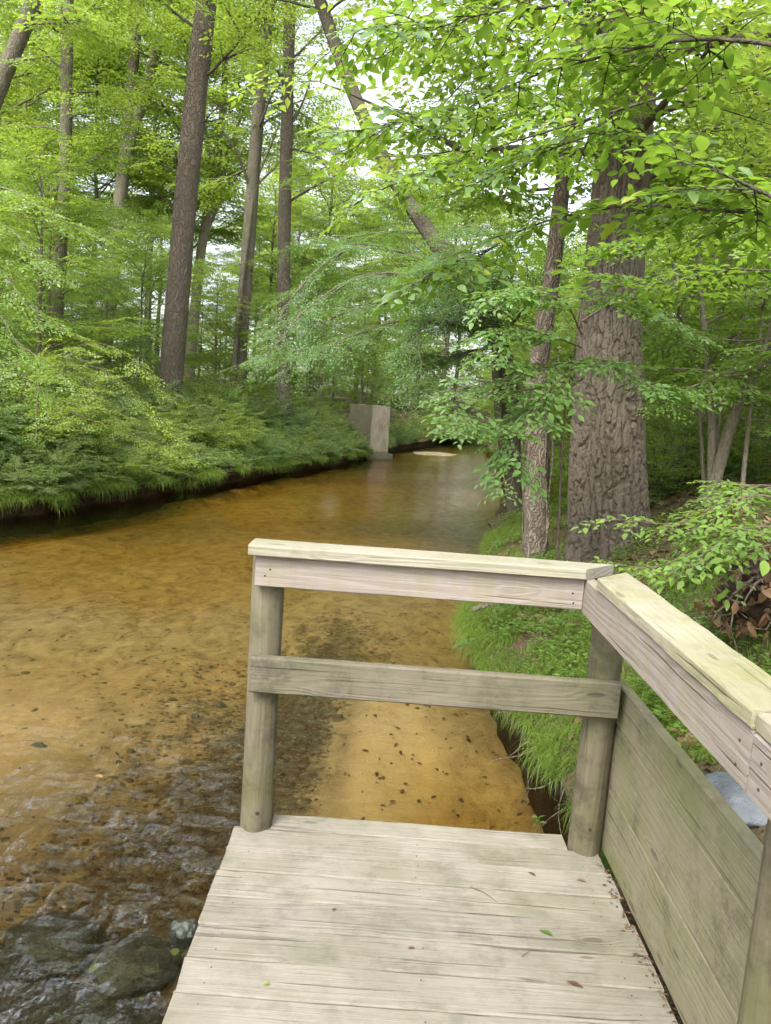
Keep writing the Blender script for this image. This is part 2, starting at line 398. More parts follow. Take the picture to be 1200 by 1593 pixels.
def m_stone(name, a, b, moss, amt, wet=0.35):
    m, nt = new_mat(name)
    tc = nd(nt, 'ShaderNodeTexCoord'); vec = tc.outputs['Object']
    n = noise(nt, vec, 7, 6, 0.65); f = noise(nt, vec, 45, 4, 0.7); g = noise(nt, vec, 3, 4)
    col = mix_col(nt, n, a, b)
    col = mix_col(nt, ramp(nt, g, [(0.4, 0.0), (0.6, amt)]), col, moss)
    principled(nt, col, wet, bump(nt, math_n(nt, 'ADD', n, math_n(nt, 'MULTIPLY', f, 0.4)), 0.8, 0.03), 0.5)
    return m
STONE = m_stone('wet_stone', (0.03, 0.038, 0.036), (0.09, 0.092, 0.075), (0.028, 0.045, 0.028), 0.7, 0.3)
PEBBLE = m_stone('pebble_stone', (0.045, 0.04, 0.03), (0.22, 0.165, 0.10), (0.06, 0.06, 0.03), 0.4, 0.5)
SLATE = m_stone('slate_stone', (0.045, 0.055, 0.068), (0.12, 0.14, 0.165), (0.22, 0.24, 0.26), 0.4, 0.5)

def m_concrete():
    m, nt = new_mat('old_concrete')
    tc = nd(nt, 'ShaderNodeTexCoord'); vec = tc.outputs['Object']
    n = noise(nt, vec, 2.5, 6, 0.65); s = noise(nt, mapping(nt, vec, (1.6, 1.6, 0.7)), 1.6, 6, 0.7)
    f = noise(nt, vec, 40, 3)
    col = mix_col(nt, n, (0.26, 0.23, 0.175), (0.39, 0.35, 0.28))
    col = mix_col(nt, ramp(nt, s, [(0.45, 0.0), (0.7, 0.75)]), col, (0.16, 0.145, 0.10))
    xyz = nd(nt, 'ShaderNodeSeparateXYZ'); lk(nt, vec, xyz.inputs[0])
    side = math_n(nt, 'ADD', math_n(nt, 'LESS_THAN', xyz.outputs[0], -0.44), math_n(nt, 'LESS_THAN', xyz.outputs[2], math_n(nt, 'MULTIPLY_ADD', n, 0.5, 0.15)))   # algae plus painted shrub shade on the left face; algae along the waterline
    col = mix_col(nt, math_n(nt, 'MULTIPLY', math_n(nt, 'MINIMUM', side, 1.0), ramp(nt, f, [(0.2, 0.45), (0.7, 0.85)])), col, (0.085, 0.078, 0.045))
    principled(nt, col, 0.9, bump(nt, math_n(nt, 'ADD', n, math_n(nt, 'MULTIPLY', f, 0.3)), 0.5, 0.03), 0.2)
    return m
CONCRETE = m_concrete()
def m_soil():
    m, nt = new_mat('bank_soil')
    ge = nd(nt, 'ShaderNodeNewGeometry'); vec = ge.outputs['Position']
    a = noise(nt, vec, 6, 6, 0.7)
    col = mix_col(nt, a, (0.022, 0.016, 0.011), (0.085, 0.058, 0.036))
    principled(nt, col, 0.8, bump(nt, a, 1.0, 0.06), 0.2); return m
SOIL = m_soil()

# ------------------------------------------------------------------ terrain
WZ = -0.60
_L = np.array([(-6, -6.6), (4, -6.8), (8, -6.6), (11.4, -6.0), (15.5, -4.75), (19, -3.7), (23.5, -2.55), (28, -1.5), (32, -0.75), (36, 0.15), (40, 1.0), (46, 2.3), (52, 3.3), (58, 6.5), (66, 13), (75, 24), (95, 50)])
_R = np.array([(-6, 0.99), (2.9, 0.99), (3.3, 1.0), (4.2, 0.98), (5.7, 0.82), (6.6, 0.74), (8.2, 1.08), (10, 1.35), (12.8, 1.78), (18, 2.75), (26, 3.85), (34, 4.7), (42, 5.3), (50, 6.0), (56, 9.5), (64, 16), (75, 28), (95, 54)])
def n1d(y, f, seed):
    y = np.asarray(y, float); q = np.stack([y.ravel() * f, np.full(y.size, .5), np.full(y.size, .5)], -1)
    return (vnoise(q, seed) - .5).reshape(y.shape)
def Lx(y): return np.interp(y, _L[:, 0], _L[:, 1]) + 0.55 * n1d(y, .7, 1) + 0.60 * n1d(y, 1.9, 2) + .22 * n1d(y, 5, 6)
def Rx(y): return np.interp(y, _R[:, 0], _R[:, 1]) + 0.14 * n1d(y, 1.3, 3) + 0.10 * n1d(y, 3.7, 4) + .05 * n1d(y, 9, 5)
def p3(x, y, z=0.0):
    x = np.atleast_1d(np.asarray(x, float)); y = np.atleast_1d(np.asarray(y, float))
    return np.stack([x, y, np.full(np.broadcast(x, y).shape, z)], -1)
def h_left(d, x, y):
    z = np.interp(d, [0, 0.3, 1, 2.5, 4, 7, 14, 60], [-0.30, -0.16, 0.02, 0.5, 0.95, 1.35, 1.9, 3.2])
    return z + 0.22 * (fbm(p3(x, y) * 0.8, 4, 3) - 0.47) * np.clip(d, 0.2, 1.5)
def h_right(d, x, y):
    z = np.interp(d, [0, 0.25, 0.7, 1.2, 2.2, 3, 6, 14, 60], [-0.26, -0.10, 0.06, 0.2, 0.8, 1.05, 1.35, 1.9, 3.2])
    near = 1 - sstep(4.6, 6.0, y)
    zn = np.interp(d, [0, 0.2, 0.6, 0.9, 1.3, 2.2, 6, 60], [-0.24, -0.02, 0.24, 0.46, 0.86, 1.2, 1.6, 3.2]) + 0.22 * (1 - sstep(2.6, 3.6, y)) * sstep(0.05, 0.3, d)
    z = z * (1 - near) + zn * near
    # the bank is held back behind the platform
    return z + 0.20 * (fbm(p3(x, y) * 1.3, 4, 9) - 0.47) * np.clip(d, 0.2, 1.2)
def ground_z(x, y):
    x = np.atleast_1d(np.asarray(x, float)); y = np.broadcast_to(np.atleast_1d(np.asarray(y, float)), x.shape)
    dl = Lx(y) - x; dr = x - Rx(y)
    return np.where(dl > 0, h_left(np.maximum(dl, 0), x, y), np.where(dr > 0, h_right(np.maximum(dr, 0), x, y), WZ))
def gz(x, y): return float(ground_z(x, y)[0])

rows = np.concatenate([np.arange(-6, 1, 0.5), np.arange(1, 9, 0.08), np.arange(9, 20, 0.16), np.arange(20, 40, 0.35), np.arange(40, 95.1, 1.0)])
def bank_mesh(side):
    d = np.array([0, 0.02, 0.06, 0.12, 0.2, 0.3, 0.42, 0.56, 0.72, 0.9, 1.1, 1.3, 1.5, 1.75, 2.0, 2.3, 2.6, 3, 3.4, 3.9, 4.5, 5.2, 6, 7, 8.5, 10.5, 13, 17, 23, 32, 45, 70, 120])
    Y, D = np.meshgrid(rows, d, indexing='ij')
    if side < 0: X = Lx(Y) - D; Z = h_left(D.ravel(), X.ravel(), Y.ravel()).reshape(D.shape)
    else: X = Rx(Y) + D; Z = h_right(D.ravel(), X.ravel(), Y.ravel()).reshape(D.shape)
    # cut-bank face below the turf lip, undercut
    prof = [(0.02, -0.03), (0.10, -0.10), (0.17, -0.20), (0.15, -0.36), (0.10, -0.52), (0.02, -0.9)]
    Xs, Ys, Zs = [X], [Y], [Z]
    y1 = rows
    fx, fy, fz = [], [], []
    for k, (back, dz) in enumerate(prof[::-1]):
        x0 = (Lx(y1) if side < 0 else Rx(y1)); sgn = -1 if side < 0 else 1
        nz = fbm(np.stack([y1 * 2.2, np.full_like(y1, k * 0.7), np.full_like(y1, side * 5.0)], -1), 3, 21) - 0.45
        fx.append(x0 + sgn * (back * 1.2 + 0.14 * nz)); fy.append(y1 + 0 * nz); fz.append(Z[:, 0] + dz)
    FX, FY, FZ = np.stack(fx, 1), np.stack(fy, 1), np.stack(fz, 1)
    face = (np.stack([np.hstack([FX, X[:, :1]]), np.hstack([FY, Y[:, :1]]), np.hstack([FZ, Z[:, :1]])], -1))
    top = np.stack([X, Y, Z], -1)
    return top, face
for side, nm in ((-1, 'far_bank'), (1, 'near_bank')):
    top, face = bank_mesh(side)
    t = grid_tris(top.shape[0], top.shape[1])
    o = ob('ground' if side < 0 else 'ground', tri_mesh('ground', top.reshape(-1, 3), t, GROUND, True)); tag(o, kind='structure')
    t = grid_tris(face.shape[0], face.shape[1])
    o = ob('bank', tri_mesh('bank', face.reshape(-1, 3), t, SOIL, True)); tag(o, kind='structure')

def bed_z(x, y):
    l, r = Lx(y), Rx(y); w = r - l; s = (x - l) / w
    q = np.stack([x, y * 0.7, np.zeros_like(x)], -1)
    depth = 0.15 + 0.14 * np.exp(-((s - 0.04) / 0.08) ** 2) + 0.10 * (fbm(q * 0.8, 4, 5) - 0.47) * 2
    depth = depth + 0.28 * np.exp(-(((x - 0.62) / 0.34) ** 2 + ((y - 3.9) / 0.9) ** 2))           # scour hole beside the platform
    depth = depth - 0.06 * np.exp(-(((x - 0.0) / 0.5) ** 2 + ((y - 5.2) / 1.6) ** 2))            # pale sand tongue
    depth = depth + 0.07 * sstep(7.5, 15, y) * (0.4 + 1.2 * fbm(q * .45, 3, 15)) + 0.02 * (fbm(q * 6, 3, 8) - 0.47)
    depth = np.maximum(depth, 0.05)
    strip = np.exp(-((x - l - 0.1) / 0.30) ** 2) * sstep(15.5, 17, y) * (1 - sstep(27, 30, y)) * (0.8 + 0.3 * np.sin(y * 0.9) ** 2)
    depth = depth - 0.20 * strip
    bar = -0.14 + 0.20 * np.exp(-(((x - 2.2) / 1.7) ** 2 + ((y - 38.0 - .5 * (x - 2.2)) / 2.2) ** 2)) * (.75 + .6 * fbm(q * 1.1, 3, 19))
    return np.maximum(WZ - depth, np.where(np.abs(y - 38) < 7, WZ + bar, -9))
def make_bed():
    s = np.linspace(-0.08, 1.06, 96)
    yy = np.concatenate([np.arange(-6, 1, 0.4), np.arange(1, 9, 0.05), np.arange(9, 20, 0.14), np.arange(20, 42, 0.3), np.arange(42, 95.1, 1.0)])
    Y, S = np.meshgrid(yy, s, indexing='ij')
    X = Lx(Y) + S * (Rx(Y) - Lx(Y))
    Z = bed_z(X.ravel(), Y.ravel())
    x, y = X.ravel(), Y.ravel()
    # where dark gravel and weed lie on the sand
    a = 0.75 * np.exp(-(((x + 1.05) / 0.55) ** 2 + ((y - 3.0) / 1.3) ** 2)) + 0.85 * np.exp(-(((x + 0.55) / 0.42) ** 2 + ((y - 4.9) / 1.1) ** 2)) \
        + 0.7 * np.exp(-(((x + 0.35) / 0.4) ** 2 + ((y - 6.8) / 1.2) ** 2)) + 0.35 * np.exp(-(((x + 1.4) / 0.9) ** 2 + ((y - 5.2) / 1.6) ** 2)) - 1.1 * np.exp(-(((x - 0.12) / 0.36) ** 2 + ((y - 4.9) / 1.4) ** 2)) \
        + 0.5 * np.exp(-(((x - 0.6) / 0.36) ** 2 + ((y - 3.6) / 0.7) ** 2)) + 0.25 * np.exp(-((S.ravel() - 0.02) / 0.05) ** 2) \
        - 0.6 * np.exp(-(((x + 2.3) / 0.7) ** 2 + ((y - 4.6) / 1.2) ** 2))
    me = tri_mesh('creek_bed', np.stack([x, y, Z], -1), grid_tris(len(yy), len(s)), SAND, True, a)
    tag(ob('creek_bed', me), kind='structure')
make_bed()

BOULDERS = []   # (x, y, z, rx, ry, rz, seed)
for px, py, rx, ry, rz, sd in [(75, 1440, .20, .16, .10, 1), (210, 1475, .17, .15, .11, 2), (55, 1560, .26, .17, .12, 3), (180, 1570, .22, .14, .10, 4),
                               (-40, 1500, .25, .2, .12, 5), (120, 1640, .25, .2, .12, 6), (250, 1640, .2, .2, .1, 7)]:
    p = on_z(px, py, WZ - 0.06); BOULDERS.append((p[0], p[1], WZ - rz * 1.05 - 0.03, rx, ry, rz * .8, sd))

def make_water():
    xs = np.concatenate([np.arange(-11, -3, 0.35), np.arange(-3, -2.4, 0.1), np.arange(-2.4, 1.3, 0.026), np.arange(1.3, 2.2, 0.1), np.arange(2.2, 8, 0.35), np.arange(8, 60, 3.0)])
    ys = np.concatenate([np.arange(-5, 1.4, 0.3), np.arange(1.4, 5.2, 0.026), np.arange(5.2, 10, 0.08), np.arange(10, 24, 0.25), np.arange(24, 94, 1.0)])
    Y, X = np.meshgrid(ys, xs, indexing='ij'); x, y = X.ravel(), Y.ravel()
    rif = (1 - sstep(3.2, 5.8, y)) * (1 - sstep(-0.75, -0.35, x)) * (0.45 + 0.9 * fbm(np.stack([x * 1.6, y * 1.1, np.zeros_like(x)], -1), 3, 61))
    rif = np.maximum(rif, 0.4 * np.exp(-(((x + 0.7) / 0.8) ** 2 + ((y - 4.9) / 1.3) ** 2)))
    for bx_, by_, bz_, rx_, ry_, rz_, sd_ in BOULDERS:
        rif = np.maximum(rif, .95 * np.exp(-(((x - bx_) / (rx_ * 1.3)) ** 2 + ((y - by_ + .08) / (ry_ * 1.5)) ** 2)))
    near = (1 - sstep(5, 9, y))
    q = np.stack([x, y, np.zeros_like(x)], -1)
    ang = fbm(q * 1.2, 3, 31) * 2.0
    w1 = 1 - np.abs(2 * vnoise(np.stack([x * 3.4 + ang, y * 7.5 + ang, np.zeros_like(x)], -1), 41) - 1)
    w2 = 1 - np.abs(2 * vnoise(np.stack([x * 8 + ang * 2, y * 15, np.ones_like(x)], -1), 43) - 1)
    z = WZ + rif * (0.070 * w1 ** 2.5 + 0.042 * w2 ** 2) + near * 0.004 * w2 ** 2
    for bx, by, bz, rx, ry, rz, sd in BOULDERS:
        z = np.maximum(z, z + 0.050 * np.exp(-(((x - bx) / (rx * 1.05)) ** 2 + ((y - by - 0.03) / (ry * 1.05)) ** 2)))
        z = z - 0.03 * np.exp(-(((x - bx) / (rx * 0.9)) ** 2 + ((y - by + ry * 1.25) / 0.07) ** 2))
    n = len(x); top = np.stack([x, y, z], -1)
    nr, nc = len(ys), len(xs)
    ring = np.concatenate([np.arange(nc), np.arange(1, nr) * nc + nc - 1, (nr - 1) * nc + np.arange(nc - 2, -1, -1), np.arange(nr - 2, 0, -1) * nc])
    low = top[ring].copy(); low[:, 2] = -2.2
    m = len(ring); i = np.arange(m); j = (i + 1) % m
    side = np.concatenate([np.stack([ring[i], n + i, n + j], -1), np.stack([ring[i], n + j, ring[j]], -1)])
    cen = np.array([[x.mean(), y.mean(), -2.2]])
    bot = np.stack([n + i, np.full(m, n + m), n + j], -1)
    v = np.vstack([top, low, cen]); t = np.vstack([grid_tris(nr, nc), side, bot])
    mid_ = (1 - sstep(7, 17, y)) * (0.4 + fbm(np.stack([x * .8, y * .4, np.zeros_like(x)], -1), 2, 66))
    a = np.concatenate([rif * 0.9 + 0.10 * mid_, np.zeros(m + 1)])
    tag(ob('creek_water', tri_mesh('creek_water', v, t, WATER, True, a)), kind='structure')
make_water()

# ------------------------------------------------------------------ leaves, sprays, trees
def leaf_geo(buf, P, D, N, L, Wd, v, near=False):
    P, D, N = (np.asarray(a, float) for a in (P, D, N)); n = len(P)
    L = np.broadcast_to(L, (n,))[:, None]; Wd = np.broadcast_to(Wd, (n,))[:, None]
    D = D / (np.linalg.norm(D, axis=1, keepdims=True) + 1e-9)
    N = N - D * (N * D).sum(1, keepdims=True); N = N / (np.linalg.norm(N, axis=1, keepdims=True) + 1e-9)
    S = np.cross(N, D)
    if not near:
        V = np.stack([P, P + .45 * L * D + .5 * Wd * S + .10 * Wd * N, P + L * D - .10 * L * N, P + .45 * L * D - .5 * Wd * S + .10 * Wd * N], 1)
        T = np.array([[0, 1, 2], [0, 2, 3]])
    else:
        pts = [P, P + .36 * L * D, P + .7 * L * D - .03 * L * N, P + L * D - .12 * L * N]
        for s in (1, -1):
            for f, w, dn in ((.16, .62, 0), (.46, 1.0, .0), (.78, .62, -.05)):
                pts.append(P + f * L * D + s * .5 * w * Wd * S + .13 * w * Wd * N + dn * L * N)
        V = np.stack(pts, 1)
        T = np.array([[0, 4, 1], [4, 5, 1], [5, 2, 1], [5, 6, 2], [6, 3, 2], [7, 0, 1], [8, 7, 1], [2, 8, 1], [9, 8, 2], [3, 9, 2]])
    k = V.shape[1]
    tt = (T[None] + (np.arange(n) * k)[:, None, None]).reshape(-1, 3)
    buf.add(V.reshape(-1, 3), tt, np.repeat(np.broadcast_to(v, (n,)), k))

def spray_template(seed, leaves_per=9, nside=7, leaf=0.13):
    """flat leafy spray of unit length along +X, leaves in two ranks"""
    rg = np.random.default_rng(seed)
    P, D, N, L, TW = [], [], [], [], []
    def twig(p0, d0, ln, nl, bend):
        t = np.linspace(0, 1, 6)
        side = np.array([-d0[1], d0[0], 0])
        pts = p0 + np.outer(t * ln, d0) + np.outer(t * t * ln * bend, side) + np.outer(-(t ** 2) * ln * 0.14, [0, 0, 1])
        TW.append(pts)
        for k in range(nl):
            s = (k + 0.8) / nl; q = np.array([np.interp(s, t, pts[:, j]) for j in range(3)])
            sg = 1 if k % 2 else -1
            an = sg * math.radians(rg.uniform(35, 70)) * (1 if k < nl - 1 else 0.1)
            c, s_ = math.cos(an), math.sin(an)
            dd = np.array([d0[0] * c - d0[1] * s_, d0[0] * s_ + d0[1] * c, rg.uniform(-.35, .12)])
            P.append(q); D.append(dd); N.append(np.array([rg.normal(0, .28), rg.normal(0, .28), 1.0])); L.append(leaf * rg.uniform(.7, 1.15))
    twig(np.zeros(3), np.array([1.0, 0, 0]), 1.0, leaves_per + 2, rg.uniform(-.15, .15))
    main = TW[0]
    for k in range(nside):
        s = 0.12 + 0.75 * k / nside; q = np.array([np.interp(s, np.linspace(0, 1, 6), main[:, j]) for j in range(3)])
        an = (1 if k % 2 else -1) * math.radians(rg.uniform(35, 60))
        twig(q, np.array([math.cos(an), math.sin(an), rg.uniform(-.15, .1)]), (0.62 - 0.4 * s) * rg.uniform(.7, 1.2), max(3, int(leaves_per * (1 - .55 * s))), rg.uniform(-.2, .2))
    return dict(P=np.array(P), D=np.array(D), N=np.array(N), L=np.array(L), T=TW)
SPRAYS = [spray_template(100 + i) for i in range(6)]
SPRAYS_FINE = [spray_template(200 + i, 11, 9, 0.085) for i in range(5)]
SPRAYS_BIG = [spray_template(300 + i, 6, 4, 0.20) for i in range(5)]

def place_sprays(leafb, woodb, pos, dirs, scale, vbase, rg, temps, up=0.85, wl=0.5, near=False, twigs=1):
    """transform spray templates to positions; leaves get brightness value v"""
    pos = np.asarray(pos, float); dirs = np.asarray(dirs, float); n = len(pos)
    dirs = dirs / (np.linalg.norm(dirs, axis=1, keepdims=True) + 1e-9)
    upv = np.array([0, 0, 1.0]) + rg.normal(0, 1 - up, (n, 3))
    Y = np.cross(upv, dirs); Y /= np.linalg.norm(Y, axis=1, keepdims=True) + 1e-9
    Z = np.cross(dirs, Y)
    R = np.stack([dirs, Y, Z], 2)               # columns are local axes
    scale = np.broadcast_to(scale, (n,)); vbase = np.broadcast_to(vbase, (n,))
    which = rg.integers(0, len(temps), n)
    for k, tp in enumerate(temps):
        idx = np.where(which == k)[0]
        if not len(idx): continue
        r = R[idx]; s = scale[idx]
        P = pos[idx][:, None] + np.einsum('nij,mj->nmi', r, tp['P']) * s[:, None, None]
        D = np.einsum('nij,mj->nmi', r, tp['D']); N = np.einsum('nij,mj->nmi', r, tp['N'])
        m = len(tp['P'])
        D = D + rg.normal(0, .14, D.shape); N = N + rg.normal(0, .16, N.shape)
        L = (tp['L'][None] * s[:, None] * rg.uniform(.62, 1.25, (len(idx), m))).ravel()
        v = (vbase[idx][:, None] + rg.normal(0, .12, (len(idx), m))).ravel()
        if near: v = np.where(rg.uniform(0, 1, len(v)) < .03, 1.2, v)
        leaf_geo(leafb, P.reshape(-1, 3), D.reshape(-1, 3), N.reshape(-1, 3), L, L * wl * rg.uniform(.82, 1.15, len(L)), np.clip(v, 0, 1.2), near)
        if woodb is not None and twigs:
            for i in range(len(idx)):
                for q, tw in enumerate(tp['T'][: 1 if twigs == 1 else None]):
                    pts = pos[idx[i]] + (r[i] @ tw[::2].T).T * s[i]
                    tube(woodb, pts, np.linspace(.0055, .0018, len(pts)) * (s[i] + .4) * (1 if q == 0 else .6), 3, .5)

def limb(rg, p0, d0, ln, n=6, up=0.0, wob=0.10):
    pts = [np.array(p0, float)]; d = np.array(d0, float); d /= np.linalg.norm(d)
    for i in range(n - 1):
        d = d + rg.normal(0, wob, 3) + np.array([0, 0, up]); d /= np.linalg.norm(d)
        pts.append(pts[-1] + d * ln / (n - 1))
    return np.array(pts)
def dress(leafb, woodb, rg, path, s0, ssize, nspr, vb, temps, wl, near=False, droop=-0.1, up=.85, twigs=1):
    """sprays alternately along a limb"""
    ts = np.linspace(s0, 1.0, nspr); n = len(path); u = np.linspace(0, 1, n)
    pos = np.stack([np.interp(ts, u, path[:, k]) for k in range(3)], 1)
    tan = np.gradient(path, axis=0); tn = np.stack([np.interp(ts, u, tan[:, k]) for k in range(3)], 1)
    tn /= np.linalg.norm(tn, axis=1, keepdims=True) + 1e-9
    sg = np.where(np.arange(nspr) % 2, 1, -1) * np.where(np.arange(nspr) == nspr - 1, 0.05, 1)
    an = sg * np.radians(rg.uniform(35, 75, nspr))
    c, s = np.cos(an), np.sin(an)
    d = np.stack([tn[:, 0] * c - tn[:, 1] * s, tn[:, 0] * s + tn[:, 1] * c, tn[:, 2] * .5 + droop + rg.normal(0, .12, nspr)], 1)
    place_sprays(leafb, woodb, pos, d, ssize * (1.15 - .45 * ts) * rg.uniform(.8, 1.2, nspr), vb + rg.normal(0, .05, nspr), rg, temps, up, wl, near, twigs)

def gen_tree(seed, h, r0, c0, cw, nprim, nspr, ssize, mat, bark, temps=None, wl=0.5, lean=(0, 0), elev=(5, 45), vb=0.5, profile='round', up=.85, name='tree', trunk_sides=10, wob=.04, twigs=1):
    """returns (trunk mesh, crown mesh): tapered trunk with limbs, crown of flat leafy sprays"""
    rg = np.random.default_rng(seed); temps = temps or SPRAYS
    wood, leaf = Buf(), Buf()
    n = 12; t = np.linspace(0, 1, n)
    wx = np.cumsum(rg.normal(0, wob, n)) * h * .12; wy = np.cumsum(rg.normal(0, wob, n)) * h * .12
    tr = np.stack([t * lean[0] + wx - wx[0], t * lean[1] + wy - wy[0], t * h - 0.15 * (t == 0)], 1)
    tr = smooth_path(tr, 26)
    tt = np.linspace(0, 1, 26)
    tube(wood, tr, r0 * (1 - .85 * tt) * (1 + .5 * np.exp(-tt * 26)), trunk_sides, .5)
    for i in range(nprim):
        f = (i + rg.uniform(0, .8)) / nprim
        s = c0 + (1 - c0) * f * .98
        p0 = np.array([np.interp(s, tt, tr[:, k]) for k in range(3)])
        az = i * 2.399 + rg.uniform(-.5, .5); el = math.radians(rg.uniform(*elev) + 25 * f)
        if profile == 'round': w = cw * (0.55 + .9 * math.sin(math.pi * min(1, f * .85 + .12))) / 1.4
        elif profile == 'cone': w = cw * (1.05 - .75 * f)
        else: w = cw * rg.uniform(.6, 1)
        w *= rg.uniform(.7, 1.2)
        d = np.array([math.cos(az) * math.cos(el), math.sin(az) * math.cos(el), math.sin(el)])
        path = limb(rg, p0, d, w, 7, -.05, .10)
        rr = max(.006, r0 * .38 * (1 - .6 * s))
        tube(wood, path, np.linspace(rr, .004, 7), 5, .5)
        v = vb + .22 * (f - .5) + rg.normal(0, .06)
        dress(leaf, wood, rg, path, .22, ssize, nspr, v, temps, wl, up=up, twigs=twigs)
        if w > 1.6:
            for j in range(2):
                q = path[2 + 2 * j]; dd = (path[3 + 2 * j] - q); dd /= np.linalg.norm(dd)
                sg = 1 if (i + j) % 2 else -1; an = sg * math.radians(rg.uniform(40, 65))
                d2 = np.array([dd[0] * math.cos(an) - dd[1] * math.sin(an), dd[0] * math.sin(an) + dd[1] * math.cos(an), dd[2] + rg.uniform(-.15, .3)])
                p2 = limb(rg, q, d2, w * .5, 5, -.04, .1)
                tube(wood, p2, np.linspace(rr * .5, .003, 5), 4, .5)
                dress(leaf, wood, rg, p2, .15, ssize * .9, max(4, nspr * 2 // 3), v + rg.normal(0, .05), temps, wl, up=up, twigs=twigs)
    return wood.mesh('trunk', bark, True), leaf.mesh('crown', mat)

def plant_tree(name, meshes, x, y, label, group=None, rotz=0.0, s=1.0, cat='tree', z=None, sz=None):
    r = thing(name, label, cat, (x, y, gz(x, y) - .05 if z is None else z), rotz, group, s if sz is None else (s, s, sz))
    tag(ob('trunk', meshes[0], r)); ob('crown', meshes[1], r)
    return r

# ------------------------------------------------------------------ the timber viewing platform
platform = thing('viewing_platform', 'weathered timber viewing platform with corner railing jutting over the creek', 'platform', (0.2, 2.0, 0.0))
def under(o, parent=None):
    """parent without moving"""
    p = parent or platform
    o.parent = p
    return o
def board(name, mat, x0, x1, y0, y1, z0, z1, axis='x', seed=0, rough=0.0015, parent=platform, ragged=0.0, miter=None, bev=0.004, seg=26):
    """one plank; its mesh runs along local X so that the grain follows it"""
    rg = np.random.default_rng(seed)
    if axis == 'x': L, Wd = x1 - x0, y1 - y0
    else: L, Wd = y1 - y0, x1 - x0
    T = z1 - z0
    bm = bmesh.new()
    xs = np.linspace(-L / 2, L / 2, seg)
    ringp = [(-1, -1), (1, -1), (1, 1), (-1, 1)]
    b = bev
    prof = []
    for sy, sz in ringp:
        a_, c_ = (sy * (Wd / 2 - b), sz * T / 2), (sy * Wd / 2, sz * (T / 2 - b))
        prof += [a_, c_] if (sy * sz) > 0 else [c_, a_]
    prof = sorted(prof, key=lambda q: math.atan2(q[1] / T, q[0] / Wd))
    K = len(prof)
    nz = vnoise(np.stack([np.repeat(xs * 9 + seed * 3.3, K), np.tile(np.arange(K) * 1.7, seg), np.full(seg * K, seed * .77)], -1), 5).reshape(seg, K) - .5
    n2 = vnoise(np.stack([np.repeat(xs * 30 + seed * 3.3, K), np.tile(np.arange(K) * 1.7, seg), np.full(seg * K, seed * .77)], -1), 6).reshape(seg, K) - .5
    rings = []
    for i, x in enumerate(xs):
        row = []
        for k, (py_, pz_) in enumerate(prof):
            e = rough * (nz[i, k] * 1.6 + n2[i, k])
            xx = x
            if miter and i in (0, seg - 1):
                m0, m1 = miter
                if i == 0: xx = x + m0 * (py_ + Wd / 2)
                else: xx = x + m1 * (py_ + Wd / 2)
            elif miter:
                m0, m1 = miter; f = i / (seg - 1)
                xx = x + (m0 * (1 - f) + m1 * f) * (py_ + Wd / 2)
            if ragged and i == 0: xx += ragged * (nz[i, k] * 1.2)
            sgy = 1 if py_ > 0 else -1; sgz = 1 if pz_ > 0 else -1
            row.append(bm.verts.new((xx, py_ + sgy * e, pz_ + sgz * e * .6)))
        rings.append(row)
    for i in range(seg - 1):
        for k in range(K):
            bm.faces.new((rings[i][k], rings[i][(k + 1) % K], rings[i + 1][(k + 1) % K], rings[i + 1][k]))
    bm.faces.new(rings[0][::-1]); bm.faces.new(rings[-1])
    bmesh.ops.recalc_face_normals(bm, faces=bm.faces[:])
    me = bpy.data.meshes.new(name); bm.to_mesh(me); bm.free(); me.materials.append(mat)
    loc = Vector(((x0 + x1) / 2, (y0 + y1) / 2, (z0 + z1) / 2)) - Vector((0.2, 2.0, 0))
    o = ob(name, me, parent, loc, 0 if axis == 'x' else math.pi / 2)
    return o
# deck planks
rnd = random.Random(4)
plank_edges = 2.70
k = 0
PLANKS = [board('plank', WOOD_DECK, -0.345, 0.775, 2.705, 2.808, -0.040, -0.002, 'x', 901, 0.003)]
y = 2.70
while y > -1.6:
    w = 0.136 + rnd.uniform(-.004, .004)
    dz = rnd.uniform(-.0035, .0015)
    PLANKS.append(board('plank', WOOD_DECK, -0.477 + rnd.uniform(-.008, .008), 0.896 + rnd.uniform(-.012, .004), y - w, y, -0.040 + dz, 0.0 + dz, 'x', 10 + k, 0.0042, ragged=.02))
    y -= w + rnd.uniform(.0015, .005); k += 1
# joists and beams under the deck
for x in (-0.40, 0.20, 0.80):
    board('joist', WOOD_POST, x - .02, x + .02, -1.6, 2.64 if x != .2 else 2.70, -0.235, -0.044, 'y', 40 + int(x * 10), .002)
